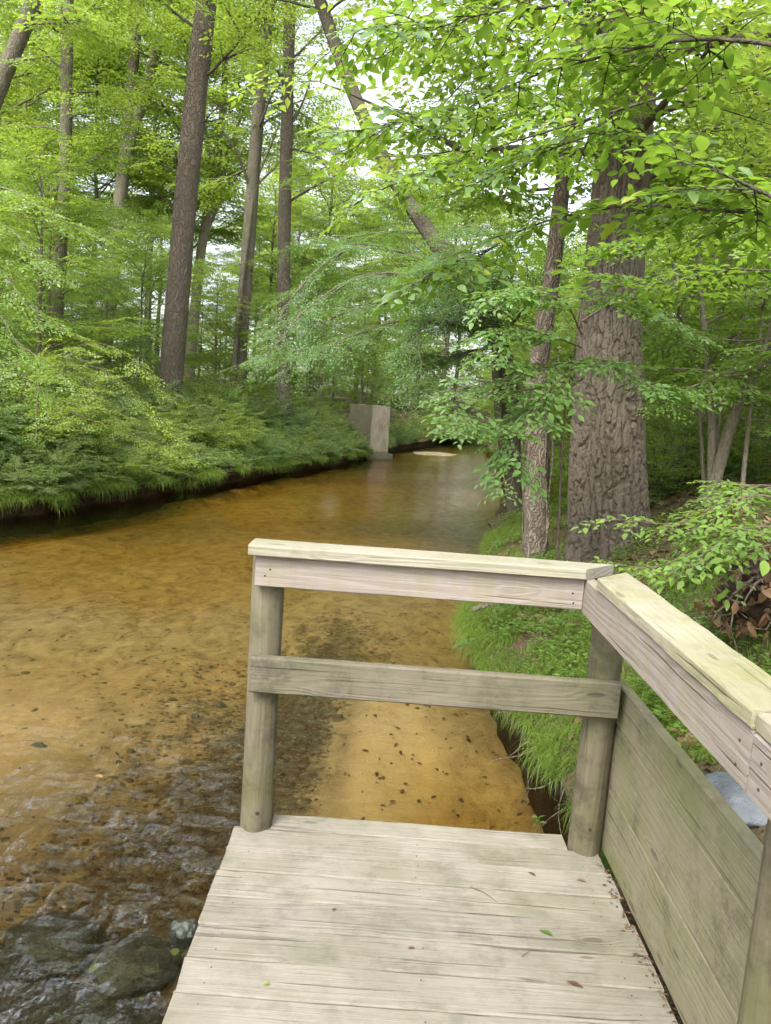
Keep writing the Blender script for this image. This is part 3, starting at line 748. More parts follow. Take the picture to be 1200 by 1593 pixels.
# round posts down to the creek bed
def round_post(x, y, z0, z1, r, seed):
    b = Buf(); n = 60
    zs = np.linspace(z0, z1, n); sides = 28
    an = np.arange(sides) * 2 * math.pi / sides
    Z, A = np.meshgrid(zs, an, indexing='ij')
    q = np.stack([np.cos(A) * 3, np.sin(A) * 3, Z * 1.2], -1).reshape(-1, 3)
    rr = r * (1 + .08 * (fbm(q + seed * 7, 3, seed) - .47).reshape(A.shape) + .03 * np.cos(4 * A + .6) + .05 * (vnoise(np.stack([np.cos(A) * 9, np.sin(A) * 9, Z * 1.5], -1).reshape(-1, 3), seed).reshape(A.shape) - .5))
    # turned so local X runs up the post (grain direction)
    v = np.stack([Z - (z0 + z1) / 2, rr * np.cos(A), rr * np.sin(A)], -1).reshape(-1, 3)
    v = np.vstack([v, [[zs[-1] - (z0 + z1) / 2, 0, 0]]])
    t = np.vstack([grid_tris(n, sides, True), [[(n - 1) * sides + i, (n - 1) * sides + (i + 1) % sides, n * sides] for i in range(sides)]])
    me = tri_mesh('post', v, t, WOOD_POST, True, np.zeros(len(v)))
    o = ob('post', me, platform, (x - .2, y - 2.0, (z0 + z1) / 2)); o.rotation_euler = (0, -math.pi / 2, 0)
    return o
POSTS = [(-0.403, 2.722, .0575), (0.842, 2.726, .0585), (0.846, 1.40, .0585), (0.846, 0.1, .0585), (0.846, -1.3, .0585)]
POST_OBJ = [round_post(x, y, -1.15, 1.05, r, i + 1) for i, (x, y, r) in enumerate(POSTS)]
round_post(-0.40, 0.9, -1.15, -0.046, .06, 9); round_post(-0.40, -1.2, -1.15, -0.046, .06, 10)
# bolt holes in the posts
def m_plain(name, col, rough, metal=0.0):
    m, nt = new_mat(name); tc = nd(nt, 'ShaderNodeTexCoord')
    c = mix_col(nt, noise(nt, tc.outputs['Object'], 60, 4), col, tuple(c * .55 for c in col))
    p = principled(nt, c, rough); p.inputs['Metallic'].default_value = metal; return m
IRON = m_plain('rusted_iron', (0.07, 0.055, 0.045), 0.7, .4)
_nb = Buf(); tube(_nb, [(0, 0, -.004), (0, 0, .0012)], .0042, 8, .5, cap=True); NAIL = _nb.mesh('nail', IRON, True)
def fix(name, part, world, axis, s=1.0):
    """a nail or bolt head sitting on a board or post; a sub-part of it"""
    o = ob(name, NAIL, part, (0, 0, 0)); bpy.context.view_layer.update()
    R = Vector(axis).to_track_quat('Z', 'Y').to_matrix().to_4x4()
    o.matrix_parent_inverse = part.matrix_world.inverted()
    o.matrix_basis = Matrix.Translation(world) @ R @ Matrix.Scale(s, 4)
bpy.context.view_layer.update()
fix('bolt', POST_OBJ[0], (-0.392, 2.722 - .0568, 0.075), (0, -1, 0), 1.6); fix('bolt', POST_OBJ[1], (0.838, 2.726 - .0580, 0.105), (0, -1, 0), 1.6)
for pl in PLANKS[1:9]:
    for nx in (-.40, .20, .80):
        for dy in (-.035, .035):
            fix('nail', pl, (nx + rnd.uniform(-.008, .008), pl.location.y + 2.0 + dy + rnd.uniform(-.006, .006), pl.location.z + .0195), (0, 0, 1), .6)
# railing: fascia rails, mitred cap, mid rail
f1_ = board('fascia_rail', WOOD_RAIL, -0.437, 0.706, 2.624, 2.662, 0.942, 1.052, 'x', 61, .0012)
f2_ = board('fascia_rail', WOOD_RAIL, 0.709, 0.747, 1.366, 2.655, 0.931, 1.0525, 'y', 62, .0012)
f3_ = board('fascia_rail', WOOD_RAIL, 0.709, 0.747, -1.5, 1.360, 0.928, 1.0505, 'y', 63, .0012)
cap1 = board('cap_rail', WOOD_CAP_PALE, -0.460, 0.700, 2.596, 2.730, 1.0545, 1.0925, 'x', 64, .0016, miter=(0, 1.0))
cap2 = board('cap_rail', WOOD_CAP, 0.702, 0.842, 1.368, 2.598, 1.0550, 1.0930, 'y', 65, .0022, miter=(0, -1.0))
cap3 = board('cap_rail', WOOD_CAP, 0.709, 0.845, -1.5, 1.362, 1.0530, 1.0900, 'y', 66, .0022)
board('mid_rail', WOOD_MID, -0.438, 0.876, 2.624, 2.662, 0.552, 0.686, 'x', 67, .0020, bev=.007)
bpy.context.view_layer.update()
for part, wp, ax in [(f1_, (-.385, 2.6235, 1.005), (0, -1, 0)), (f1_, (-.402, 2.6235, .982), (0, -1, 0)), (f2_, (.7085, 1.41, 1.015), (-1, 0, 0)), (f2_, (.7085, 1.412, .965), (-1, 0, 0)), (f3_, (.7085, 1.32, 1.01), (-1, 0, 0)), (f3_, (.7085, 1.318, .962), (-1, 0, 0)), (f1_, (.67, 2.6235, 1.0), (0, -1, 0)), (f1_, (.675, 2.6235, .965), (0, -1, 0))]:
    fix('nail', part, wp, ax, .8)
# solid side of three wide boards
for z0, z1, sd in ((0.002, 0.244, 71), (0.249, 0.492, 72), (0.496, 0.645, 73)):
    o = board('side_board', WOOD_PANEL, 0.906, 0.944, -1.6, 2.80, z0, z1, 'y', sd, .0016, seg=40)
# litter and moss packed along the joint of deck and side
rg = np.random.default_rng(12)
lb = Buf()
n = 420
P = np.stack([0.892 - np.abs(rg.normal(0, .018, n)), rg.uniform(-.5, 2.62, n), rg.uniform(.001, .008, n)], 1)
D = rg.normal(0, 1, (n, 3)) * [1, 1, .12]; N = np.array([0, 0, 1]) + rg.normal(0, .3, (n, 3))
leaf_geo(lb, P, D, N, rg.uniform(.006, .022, n), rg.uniform(.004, .010, n), rg.uniform(0, .7, n))
tag(ob('leaf_litter', lb.mesh('leaf_litter', DEAD_M)), 'brown crumbled litter in the joint between deck planks and side boards', 'leaf litter', kind='stuff')

# fallen leaves and twigs on the deck
def fallen(name, px, py, L, wl, ang, mat, label, v=.5, z=.003, curl=.25):
    p = on_z(px, py, z); b = Buf()
    leaf_geo(b, [[-L / 2 * math.cos(ang), -L / 2 * math.sin(ang), 0.002]], [[math.cos(ang), math.sin(ang), .05]], [[.2 * curl, .1, 1]], L, L * wl, v, True)
    tag(ob(name, b.mesh(name, mat), None, (p[0], p[1], z)), label, 'leaf')
fallen('fallen_leaf', 850, 1452, .046, .45, -.5, LEAF_BEECH, 'curled olive green leaf lying on the deck planks', .6)
fallen('fallen_leaf', 415, 1531, .020, .6, .5, LEAF_LIME, 'small bright yellow leaf scrap on the deck planks', 1.0)
fallen('fallen_leaf', 895, 1532, .05, .35, -.4, DEAD_M, 'narrow curled dead brown leaf on the deck near the side boards', .35)
fallen('fallen_leaf', 828, 1360, .03, .4, -.6, DEAD_M, 'tiny dark brown leaf on the deck below the corner post', .15)
fallen('fallen_leaf', 905, 1370, .035, .5, -.2, DEAD_M, 'pale tan leaf scrap on the deck beside the corner post', .8)
fallen('fallen_leaf', 640, 1475, .022, .5, .2, DEAD_M, 'grey brown leaf speck in the middle of the deck', .4)
fallen('fallen_leaf', 520, 1415, .02, .5, .9, DEAD_M, 'round brown leaf speck on the deck toward the creek side', .5)
def twig_on_deck(p0, p1, label, r=.0012, bend=.01):
    a, c = on_z(*p0, .004), on_z(*p1, .004); b = Buf()
    m = (a + c) / 2 + [0, bend, .002]
    tube(b, smooth_path([a - a, m - a, c - a], 10), np.linspace(r * 1.4, r * .6, 10), 5, .4)
    tag(ob('twig', b.mesh('twig', TWIG_M, True), None, tuple(a)), label, 'twig')
twig_on_deck((732, 1380), (772, 1402), 'thin bent dark twig lying across the deck planks')
twig_on_deck((985, 1484), (1018, 1498), 'short brown twig on the deck by the side boards', .0016)
twig_on_deck((812, 1488), (842, 1478), 'hair thin pale twig on the deck beside the green leaf', .0008)

# ------------------------------------------------------------------ stones in the creek
def rock_mesh(name, rx, ry, rz, seed, mat, sub=4, amp=.35):
    bm = bmesh.new(); bmesh.ops.create_icosphere(bm, subdivisions=sub, radius=1.0)
    v = np.array([q.co for q in bm.verts])
    nn = fbm(v * 1.3 + seed * 5.1, 4, seed) - .47
    f1, f2 = worley(v * .9 + seed * 3.7, seed)
    s = 1 + amp * nn + .12 * (f2 - f1)
    for q, k in zip(bm.verts, s): q.co = Vector((q.co.x * k * rx, q.co.y * k * ry, q.co.z * k * rz))
    me = bpy.data.meshes.new(name); bm.to_mesh(me); bm.free(); me.materials.append(mat)
    me.polygons.foreach_set('use_smooth', np.ones(len(me.polygons), bool)); return me
rock_labels = ['rounded dark boulder humped under rushing water, farthest upstream of the group', 'broad dark wet boulder under riffles beside the deck edge',
               'flat mossy boulder drowned under the white riffle', 'low olive boulder drowned close beside the deck planks', 'dark boulder at the foot of the foaming riffle',
               'sunken boulder below the riffle', 'sunken boulder in the shade of the deck']
for (x, y, z, rx, ry, rz, sd), lab in zip(BOULDERS, rock_labels):
    tag(ob('boulder', rock_mesh('boulder', rx, ry, rz, sd, STONE, 4, .75), None, (x, y, z)), lab, 'boulder', 'boulders drowned in the riffle')
p = on_z(288, 1448, WZ + .03)
tag(ob('rock', rock_mesh('rock', .06, .045, .055, 23, STONE, 4, 1.3), None, (p[0], p[1], WZ + .02)), 'small angular black rock poking out of the water beside the deck', 'rock')
for i, (px, py, rx, ry) in enumerate([(60, 1135, .075, .03), (315, 1160, .06, .04), (270, 1065, .06, .03), (345, 1075, .06, .045), (375, 1130, .07, .04), (305, 1090, .05, .035), (205, 1140, .04, .03)]):
    p = on_z(px, py, WZ - .04)
    tag(ob('stone', rock_mesh('stone', rx * .75, ry * .8, .035, 40 + i, STONE, 3, .8), None, (p[0], p[1], float(bed_z(np.array([p[0]]), np.array([p[1]]))[0]) - .012)),
        ['flat black stone alone on the pale sand of the creek', 'dark stone lying among creek gravel upstream of the round post'][min(i, 1)], 'stone', None if i == 0 else 'dark stones in the gravel')
# gravel spread over the bed
rg = np.random.default_rng(77)
pb = Buf()
ico = bmesh.new(); bmesh.ops.create_icosphere(ico, subdivisions=1, radius=1.0)
iv = np.array([q.co for q in ico.verts]); it = np.array([[q.index for q in f.verts] for f in ico.faces]); ico.free()
spots = []
for cx, cy_, sx, sy, m in [(-.95, 3.4, .7, 1.2, 420), (-.55, 4.9, .38, 1.0, 520), (-.22, 6.6, .3, .9, 260), (-1.3, 2.4, .5, .5, 160), (.55, 3.7, .3, .6, 170), (-.1, 5, .5, 1.5, 60), (-1.6, 6, 1.2, 1.6, 150)]:
    spots.append(np.stack([rg.normal(cx, sx, m), rg.normal(cy_, sy, m)], 1))
for t_ in np.linspace(0, 1, 150):
    spots.append(np.stack([rg.normal(-.45 - .75 * t_, .26, 5), rg.normal(6.2 - 3.7 * t_, .3, 5)], 1))
spots = np.vstack(spots); spots = spots[(spots[:, 0] < Rx(spots[:, 1]) - .05) & (spots[:, 1] > 1) & (np.exp(-(((spots[:, 0] - .12) / .4) ** 2 + ((spots[:, 1] - 4.9) / 1.5) ** 2)) < .45)]
sz = np.exp(rg.normal(-4.6, .48, len(spots))); sz[-750:] = np.exp(rg.normal(-3.9, .45, min(750, len(sz)))); bz = bed_z(spots[:, 0], spots[:, 1])
for (x, y), s, z in zip(spots, sz, bz):
    sc3 = s * np.array([rg.uniform(.8, 1.5), rg.uniform(.7, 1.2), rg.uniform(.35, .6)])
    a = rg.uniform(0, 6.3); R2 = np.array([[math.cos(a), -math.sin(a), 0], [math.sin(a), math.cos(a), 0], [0, 0, 1]])
    pb.add((iv * (1 + rg.normal(0, .12, (len(iv), 1))) * sc3) @ R2.T + [x, y, z - sc3[2] * .15], it, rg.uniform())
tag(ob('gravel', pb.mesh('gravel', PEBBLE, True)), 'dark pebbles and gravel strewn over the sandy creek bed', 'gravel', kind='stuff')
lb = Buf(); n = 260
x = rg.normal(.35, .45, n); y = rg.uniform(3.0, 8.5, n); k_ = x < Rx(y) - .06; x, y = x[k_], y[k_]; n = len(x)
x = np.concatenate([x, rg.uniform(-3.5, 0, 160)]); y = np.concatenate([y, rg.uniform(3, 11, 160)]); n = len(x)
a = rg.uniform(0, 6.28, n); L = rg.uniform(.02, .055, n)
leaf_geo(lb, np.stack([x, y, bed_z(x, y) + .008], 1), np.stack([np.cos(a), np.sin(a), rg.normal(0, .1, n)], 1), np.stack([rg.normal(0, .25, n), rg.normal(0, .25, n), np.ones(n)], 1), L, L * .5, rg.uniform(0, .8, n), True)
tag(ob('leaf_litter', lb.mesh('leaf_litter', DEAD_M)), 'sunken brown leaves scattered over the sandy creek bed', 'leaf litter', kind='stuff')
def floating_leaf(px, py, L, v, mat, label):
    p = on_z(px, py, WZ + .035); b = Buf()
    leaf_geo(b, [[0, 0, 0]], [[math.cos(px), math.sin(px), .02]], [[0.05, 0, 1]], L, L * .7, v, True)
    tag(ob('floating_leaf', b.mesh('floating_leaf', mat), None, tuple(p)), label, 'leaf')
floating_leaf(160, 1210, .06, 1.0, DEAD_M, 'cream leaf drifting on the riffle away from the deck')
floating_leaf(272, 1487, .05, 1.0, LEAF_LIME, 'yellow green leaf caught by the black rock at the deck edge')
floating_leaf(155, 1500, .05, .8, LEAF_LIME, 'green leaf washed over the drowned boulders')
floating_leaf(222, 1558, .03, 1.0, LEAF_LIME, 'small yellow leaf on the water near the deck planks')

# ------------------------------------------------------------------ old concrete abutment on the far bank
def abutment():
    root = thing('concrete_abutment', 'old stained concrete bridge abutment block on the grassy creek bank', 'abutment', (-0.98, 32.6, -0.75), math.radians(38))
    bm = bmesh.new(); bmesh.ops.create_cube(bm, size=1.0)
    for q in bm.verts: q.co = Vector((q.co.x * 0.98, q.co.y * 1.6, (q.co.z + .5) * 2.28))
    bmesh.ops.subdivide_edges(bm, edges=bm.edges[:], cuts=10, use_grid_fill=True)
    v = np.array([q.co for q in bm.verts]); nz = fbm(v * 2.3, 4, 3) - .47; nz2 = fbm(v * 2.3 + 50, 4, 3) - .47
    for q, a, b in zip(bm.verts, nz, nz2): q.co += Vector((a * .07, b * .07, (a + b) * .05))
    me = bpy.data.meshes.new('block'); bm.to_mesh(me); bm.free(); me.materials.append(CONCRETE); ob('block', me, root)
    bm = bmesh.new(); bmesh.ops.create_cube(bm, size=1.0)
    for q in bm.verts: q.co = Vector((q.co.x * 1.3, q.co.y * 2.0, (q.co.z + .5) * .34))
    bmesh.ops.bevel(bm, geom=bm.edges[:], offset=.03, segments=2, affect='EDGES')
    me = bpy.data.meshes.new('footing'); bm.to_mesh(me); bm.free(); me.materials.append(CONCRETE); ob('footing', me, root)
abutment()

# ------------------------------------------------------------------ named trees, trunk by trunk
def trunk_path(pix, depth):
    """trunk line from photo pixels at the distance where its base stands"""
    return np.array([on_y(px, py, d) for (px, py), d in zip(pix, np.broadcast_to(depth, (len(pix),)))])
def big_trunk(path, rad, bark, sides=14, nseg=40, rough=.05, seed=1, flare=.35):
    P = smooth_path(path, nseg); u = np.linspace(0, 1, nseg)
    r = np.interp(u, np.linspace(0, 1, len(rad)), rad) * (1 + flare * np.exp(-u * nseg * .25))
    b = Buf(); tube(b, P, r, sides, .5)
    v = b.v[0]; nz = fbm(v * 5.0, 3, seed) - .47
    cen = np.repeat(P, sides, 0); b.v[0] = (v + (v - cen) * (nz * rough * 4)[:, None]).astype(np.float32)
    return b, P, r
def canopy_limbs(wood, leaf, rg, P, r, u0, n, length, ssize, nspr, temps, wl, elev=(-5, 40), vb=.5):
    m = len(P); uu = np.linspace(0, 1, m)
    for i in range(n):
        s = u0 + (1 - u0) * (i + rg.uniform(0, .9)) / n
        p0 = np.array([np.interp(s, uu, P[:, k]) for k in range(3)]); rr = np.interp(s, uu, r)
        az = i * 2.399 + rg.uniform(-.6, .6); el = math.radians(rg.uniform(*elev))
        ln = length * rg.uniform(.6, 1.2)
        pa = limb(rg, p0, (math.cos(az) * math.cos(el), math.sin(az) * math.cos(el), math.sin(el)), ln, 8, -.02, .13)
        tube(wood, pa, np.linspace(min(max(rr * .22, .012), .05), .006, 8), 5, .5)
        dress(leaf, wood, rg, pa, .3, ssize, nspr, vb + rg.normal(0, .08), temps, wl)
        for j in (2, 4):
            an = (1 if (i + j // 2) % 2 else -1) * math.radians(rg.uniform(35, 65)); d = pa[j + 1] - pa[j]
            d2 = np.array([d[0] * math.cos(an) - d[1] * math.sin(an), d[0] * math.sin(an) + d[1] * math.cos(an), d[2] + ln * .02])
            p2 = limb(rg, pa[j], d2, ln * .55, 6, 0, .12)
            tube(wood, p2, np.linspace(max(rr * .14, .008), .004, 6), 4, .5)
            dress(leaf, wood, rg, p2, .15, ssize, nspr * 2 // 3, vb + rg.normal(0, .08), temps, wl)
def custom_tree(name, label, pix, depth, rad, bark, leafm, top=3.0, u0=.5, nl=14, length=3.0, ssize=1.0, nspr=9, seed=1, wl=.5, rough=.05, extra=None, temps=None, group=None, vb=.5, elev=(-5, 40)):
    path = trunk_path(pix, depth)
    x, y = path[0][0], path[0][1]; g = gz(x, y)
    d = path[1] - path[0]
    if path[0][2] > g + .05: path = np.vstack([path[0] - d / d[2] * (path[0][2] - g + .2), path])
    else: path[0][2] = min(path[0][2], g - .1)
    if top:
        d = path[-1] - path[-2]; d /= np.linalg.norm(d); d = d * .6 + np.array([0, 0, .4])
        path = np.vstack([path, path[-1] + d * top * .5, path[-1] + d * top])
    base = path[0].copy(); base[2] = gz(base[0], base[1]); path = path - base
    rg = np.random.default_rng(seed)
    wood, P, r = big_trunk(path, rad, bark, seed=seed, rough=rough); leaf = Buf()
    if extra:
        for ep, er in extra:
            q = np.array([on_y(a, b, c) for a, b, c in ep]) - base
            tube(wood, smooth_path(q, 20), np.linspace(er[0], er[1], 20), 8, .5)
            if len(er) > 2: dress(leaf, wood, rg, smooth_path(q, 20), .3, ssize, er[2], vb, temps or SPRAYS, wl)
    canopy_limbs(wood, leaf, rg, P, r, u0, nl, length, ssize, nspr, temps or SPRAYS, wl, vb=vb, elev=elev)
    root = thing(name, label, 'tree', tuple(base), 0, group)
    ob('trunk', wood.mesh('trunk', bark, True), root); ob('crown', leaf.mesh('crown', leafm), root)
    return root
custom_tree('pine_tree', 'thick straight brown pine leaning slightly, tallest trunk above the far bank', [(262, 640), (272, 520), (290, 300), (310, 100), (324, -20)], 22, [.36, .33, .31, .29, .25, .16], BARK_PINE, LEAF_CANOPY, 6, .55, 10, 3.2, 1.2, 8, 3)
custom_tree('forest_tree', 'grey brown trunk with a pale slender companion stem on the far bank', [(368, 610), (376, 520), (388, 360), (402, 180), (420, -10)], 28, [.27, .25, .23, .21, .19, .1], BARK_GREY, LEAF_CANOPY, 5, .45, 14, 3.6, 1.2, 8, 4,
            extra=[([(362, 605, 27.6), (372, 480, 27.6), (390, 340, 27.8), (402, 230, 28)], (.10, .05)), ([(392, 300, 28), (370, 240, 27.4), (345, 200, 27)], (.06, .02)), ([(395, 290, 28), (420, 230, 28), (436, 190, 28)], (.05, .02))])
custom_tree('forest_tree', 'slim dark reddish brown trunk standing straight between paler trees on far bank', [(441, 620), (441, 500), (443, 340), (447, 180), (452, -10)], 27, [.235, .225, .215, .2, .18, .1], BARK_PINE, LEAF_CANOPY, 5, .5, 12, 3.4, 1.2, 8, 5,
            extra=[([(452, 312, 27), (490, 290, 26.6), (530, 270, 26)], (.05, .015, 6)), ([(445, 210, 27), (475, 150, 27), (490, 90, 27)], (.045, .02))])
custom_tree('forest_tree', 'slender dark trunk rising straight through understory leaves on the far bank', [(84, 545), (92, 430), (102, 260), (104, 120), (106, -15)], 21, [.17, .165, .155, .15, .13, .08], BARK_GREY, LEAF_CANOPY, 4, .4, 14, 2.6, 1.0, 8, 6)
custom_tree('forked_tree', 'dark trunk forking into two stems high above the far bank shrubs', [(165, 520), (185, 330), (198, 220), (208, 100), (218, -10)], 32, [.30, .28, .25, .2, .17, .1], BARK_GREY, LEAF_CANOPY, 5, .5, 12, 3.4, 1.2, 8, 7,
            extra=[([(192, 265, 32), (212, 190, 32), (240, 95, 32), (262, 10, 32), (275, -60, 32)], (.22, .14, 8))])
custom_tree('leaning_tree', 'bare dark trunk leaning out over the far bank shrubs', [(-60, 300), (-30, 210), (5, 120), (32, 55), (55, -10)], 17, [.19, .18, .17, .16, .15, .1], BARK_GREY, LEAF_CANOPY, 4, .6, 8, 2.4, 1.0, 8, 8,
            extra=[([(20, 92, 17), (45, 92, 16.8), (72, 88, 16.6)], (.035, .012, 4))])
custom_tree('multi_stem_tree', 'pale thin tree dividing into several crooked stems behind the thick pine', [(300, 520), (312, 400), (324, 330), (338, 250), (348, 150), (352, 60)], 36, [.24, .22, .2, .16, .12, .09, .05], BARK_PALE, LEAF_CANOPY, 3, .55, 10, 3.0, 1.2, 8, 9,
            extra=[([(316, 375, 36), (340, 300, 36), (362, 220, 36), (380, 170, 36)], (.16, .05, 6)), ([(330, 340, 36), (352, 300, 36.4), (375, 262, 36.6)], (.10, .04, 5)), ([(318, 360, 36), (325, 270, 35.6), (318, 180, 35.6)], (.11, .04, 5))])
# leaning dark tree on the near bank whose hornbeam branches droop over the creek
custom_tree('leaning_tree', 'dark crooked tree leaning over the creek with drooping hornbeam branches', [(803, 785), (796, 690), (790, 575), (755, 495), (700, 410), (640, 320), (590, 235), (540, 120), (505, 20), (485, -40)],
            [13, 13, 13, 13.4, 14, 14.6, 15.2, 16, 16.6, 17], [.15, .14, .14, .15, .15, .14, .135, .13, .125, .11, .08], BARK_DARK, LEAF_CANOPY, 3, .72, 9, 2.6, 1.0, 8, 10,
            extra=[([(806, 780, 13), (783, 690, 12.8), (776, 640, 12.8), (770, 560, 12.8)], (.10, .06)), ])

def branch_tree(name, label, base, trunk, trad, bark, leafm, branches, ssize, nspr, temps, wl, seed, near=False, vb=.55, droop=-.1, twigs=1, cat='tree', up=.85, sub=2, subln=.45, r0=.02):
    """tree whose limbs follow given polylines (world points)"""
    rg = np.random.default_rng(seed); base = np.array(base, float)
    wood, leaf = Buf(), Buf()
    T = smooth_path(np.array(trunk, float) - base, 24); tube(wood, T, np.linspace(trad[0], trad[1], 24), 10, .5)
    for br in branches:
        B = smooth_path(np.array(br, float) - base, 14); ln = np.linalg.norm(np.diff(B, axis=0), axis=1).sum()
        tube(wood, B, np.linspace(r0, r0 * .22, 14), 6, .5)
        dress(leaf, wood, rg, B, .2, ssize, nspr, vb + rg.normal(0, .06), temps, wl, near, droop, up, twigs)
        for k in range(sub):
            j = int(3 + (9 * k) / max(1, sub - 1)) if sub > 1 else 5
            d = B[j + 1] - B[j]; d /= np.linalg.norm(d); an = (1 if k % 2 else -1) * math.radians(rg.uniform(30, 65))
            d2 = np.array([d[0] * math.cos(an) - d[1] * math.sin(an), d[0] * math.sin(an) + d[1] * math.cos(an), d[2] + rg.uniform(-.15, .25)])
            b2 = limb(rg, B[j], d2, ln * subln * rg.uniform(.7, 1.2), 7, -.03, .1)
            tube(wood, b2, np.linspace(r0 * .4, r0 * .12, 7), 5, .5)
            dress(leaf, wood, rg, b2, .1, ssize * .9, max(4, nspr * 2 // 3), vb + rg.normal(0, .08), temps, wl, near, droop, up, twigs)
    root = thing(name, label, cat, tuple(base))
    ob('trunk', wood.mesh('trunk', bark, True), root); ob('crown', leaf.mesh('crown', leafm), root)
    return root
# hornbeam drooping over the creek
hb = []
for pts in [[(770, 520, 14.5), (680, 440, 14), (560, 430, 13.4), (450, 500, 13)], [(765, 500, 14.5), (640, 470, 13.6), (540, 485, 13.2), (470, 520, 13)],
            [(760, 480, 14.5), (650, 400, 14.5), (540, 390, 14.2), (460, 450, 14)], [(770, 520, 14.5), (700, 505, 13.6), (620, 500, 13), (560, 520, 12.6)],
            [(775, 530, 14.5), (730, 500, 14), (680, 490, 13), (640, 530, 12.4)], [(750, 470, 14.5), (700, 380, 15), (620, 360, 15.4), (540, 370, 15.6)],
            [(770, 500, 14.5), (790, 460, 13.8), (740, 420, 13), (690, 410, 12.6)], [(770, 500, 14.6), (720, 440, 16), (640, 430, 17), (560, 450, 17.5)],
            [(775, 540, 14.5), (740, 545, 13.8), (700, 555, 13.4), (660, 570, 13.2)], [(770, 480, 14.5), (800, 420, 14), (780, 370, 13.4), (720, 350, 13)],
            [(765, 500, 14.6), (650, 500, 15.5), (560, 520, 16.5), (500, 540, 17)]]:
    hb.append([on_y(*p) for p in pts])
for pts in [[(765, 490, 13.6), (735, 425, 12.6), (700, 400, 12.2), (665, 415, 12)], [(780, 530, 13.6), (770, 470, 12.6), (745, 450, 12.2), (715, 465, 12)], [(770, 520, 13.8), (800, 500, 12.8), (820, 470, 12.4), (830, 440, 12.2)]]:
    hb.append([on_y(*p) for p in pts])
x0, y0 = 2.75, 14.6
branch_tree('hornbeam_tree', 'hornbeam with layered bluish green sprays drooping low over the creek', (x0, y0, gz(x0, y0)), [(x0, y0, gz(x0, y0) - .2), (x0 - .1, y0, 1.4), on_y(772, 520, 14.6), on_y(745, 450, 14.6)], (.12, .06), BARK_GREY, LEAF_COOL,
            hb, .78, 15, SPRAYS_FINE, .5, 51, vb=.5, droop=-.16, sub=4, subln=.4, r0=.04)

# big pine on the near bank: bark plates modelled in relief
def big_pine():
    path = trunk_path([(952, 885), (945, 780), (946, 640), (950, 500), (965, 300), (980, 120), (992, -10)], [7.7, 7.7, 7.72, 7.75, 7.8, 7.85, 7.9])
    g = gz(path[0][0], path[0][1]); path[0][2] = g - .25
    d = path[-1] - path[-2]; d /= np.linalg.norm(d)
    path = np.vstack([path, path[-1] + d * 3, path[-1] + d * 8])
    base = np.array([path[0][0], path[0][1], g]); path = path - base
    nseg, sides = 800, 270
    # resample evenly in height over the visible lower part
    P0 = smooth_path(path, 200); s = np.concatenate([[0], np.cumsum(np.linalg.norm(np.diff(P0, axis=0), axis=1))])
    smp = np.concatenate([np.linspace(0, 5.6, 750), np.linspace(5.7, s[-1], 50)])
    P = np.stack([np.interp(smp, s, P0[:, k]) for k in range(3)], 1)
    r = np.interp(smp, [0, .25, .6, 1.2, 1.6, 2.4, 3.5, 4.7, 5.5, 14], [.50, .43, .39, .358, .338, .288, .255, .238, .225, .11])
    an = np.arange(sides) * 2 * math.pi / sides
    A = np.broadcast_to(an, (nseg, sides)); S = np.broadcast_to(smp[:, None], (nseg, sides)); R = np.broadcast_to(r[:, None], (nseg, sides))
    cx, sx = np.cos(A), np.sin(A)
    q = np.stack([cx * .36, sx * .36, S], -1).reshape(-1, 3)
    wob = np.stack([fbm(q * 5, 3, 1), fbm(q * 5, 3, 2), fbm(q * 5, 3, 3)], -1) - .47
    wob2 = np.stack([fbm(q * 17, 2, 4), fbm(q * 17, 2, 5), fbm(q * 17, 2, 6)], -1) - .375
    qw = q + wob * np.array([.07, .07, .22]) + wob2 * np.array([.03, .03, .06])
    f1, f2 = worley(qw * np.array([17, 17, 2.5]), 11); g1, g2 = worley(qw * np.array([30, 30, 8.0]), 12)
    edge = sstep(.015, .17, f2 - f1) * (.62 + .38 * sstep(.0, .16, g2 - g1))
    lay = np.floor(fbm(qw * np.array([24, 24, 9]), 3, 14) * 9) / 9
    grain_ = vnoise(q * np.array([95, 95, 14]), 15) - .5
    plates = edge * .028 + lay * .020 + grain_ * .008
    lob = 1 + .16 * np.exp(-S * 2.4) * np.cos(A * 5 + 1) + .05 * (fbm(q * 1.5, 2, 8).reshape(A.shape) - .47)
    rr = R * lob + plates.reshape(A.shape) - .02
    v = np.stack([P[:, None, 0] + rr * cx, P[:, None, 1] + rr * sx, np.broadcast_to(P[:, None, 2], A.shape)], -1).reshape(-1, 3)
    m, nt = new_mat('big_pine_bark')
    at = nd(nt, 'ShaderNodeAttribute', attribute_name='v'); tc = nd(nt, 'ShaderNodeTexCoord')
    n1 = noise(nt, tc.outputs['Object'], 45, 5, .7); n2 = noise(nt, tc.outputs['Object'], 2.5, 4)
    col = mix_col(nt, at.outputs['Fac'], (0.042, 0.032, 0.024), (0.108, 0.092, 0.072))  # furrow shadow painted into the bark colour, darker between the plates
    col = mix_col(nt, math_n(nt, 'MULTIPLY', n1, .7), col, (0.19, 0.158, 0.118))
    col = mix_col(nt, ramp(nt, n2, [(.45, 0.), (.7, .5)]), col, (0.065, 0.062, 0.042))
    principled(nt, col, .93, bump(nt, n1, .7, .012), .12)
    root = thing('pine_tree', 'massive pine with deeply plated bark on the near bank behind the railing corner', 'tree', tuple(base))
    wood, leaf = Buf(), Buf(); wood.add(v, grid_tris(nseg, sides, True), edge); rg = np.random.default_rng(5)
    canopy_limbs(wood, leaf, rg, P, r, .62, 12, 3.0, 1.1, 8, SPRAYS, .5)
    ob('trunk', wood.mesh('trunk', m, True), root)
    ob('crown', leaf.mesh('crown', LEAF_CANOPY), root)
big_pine()
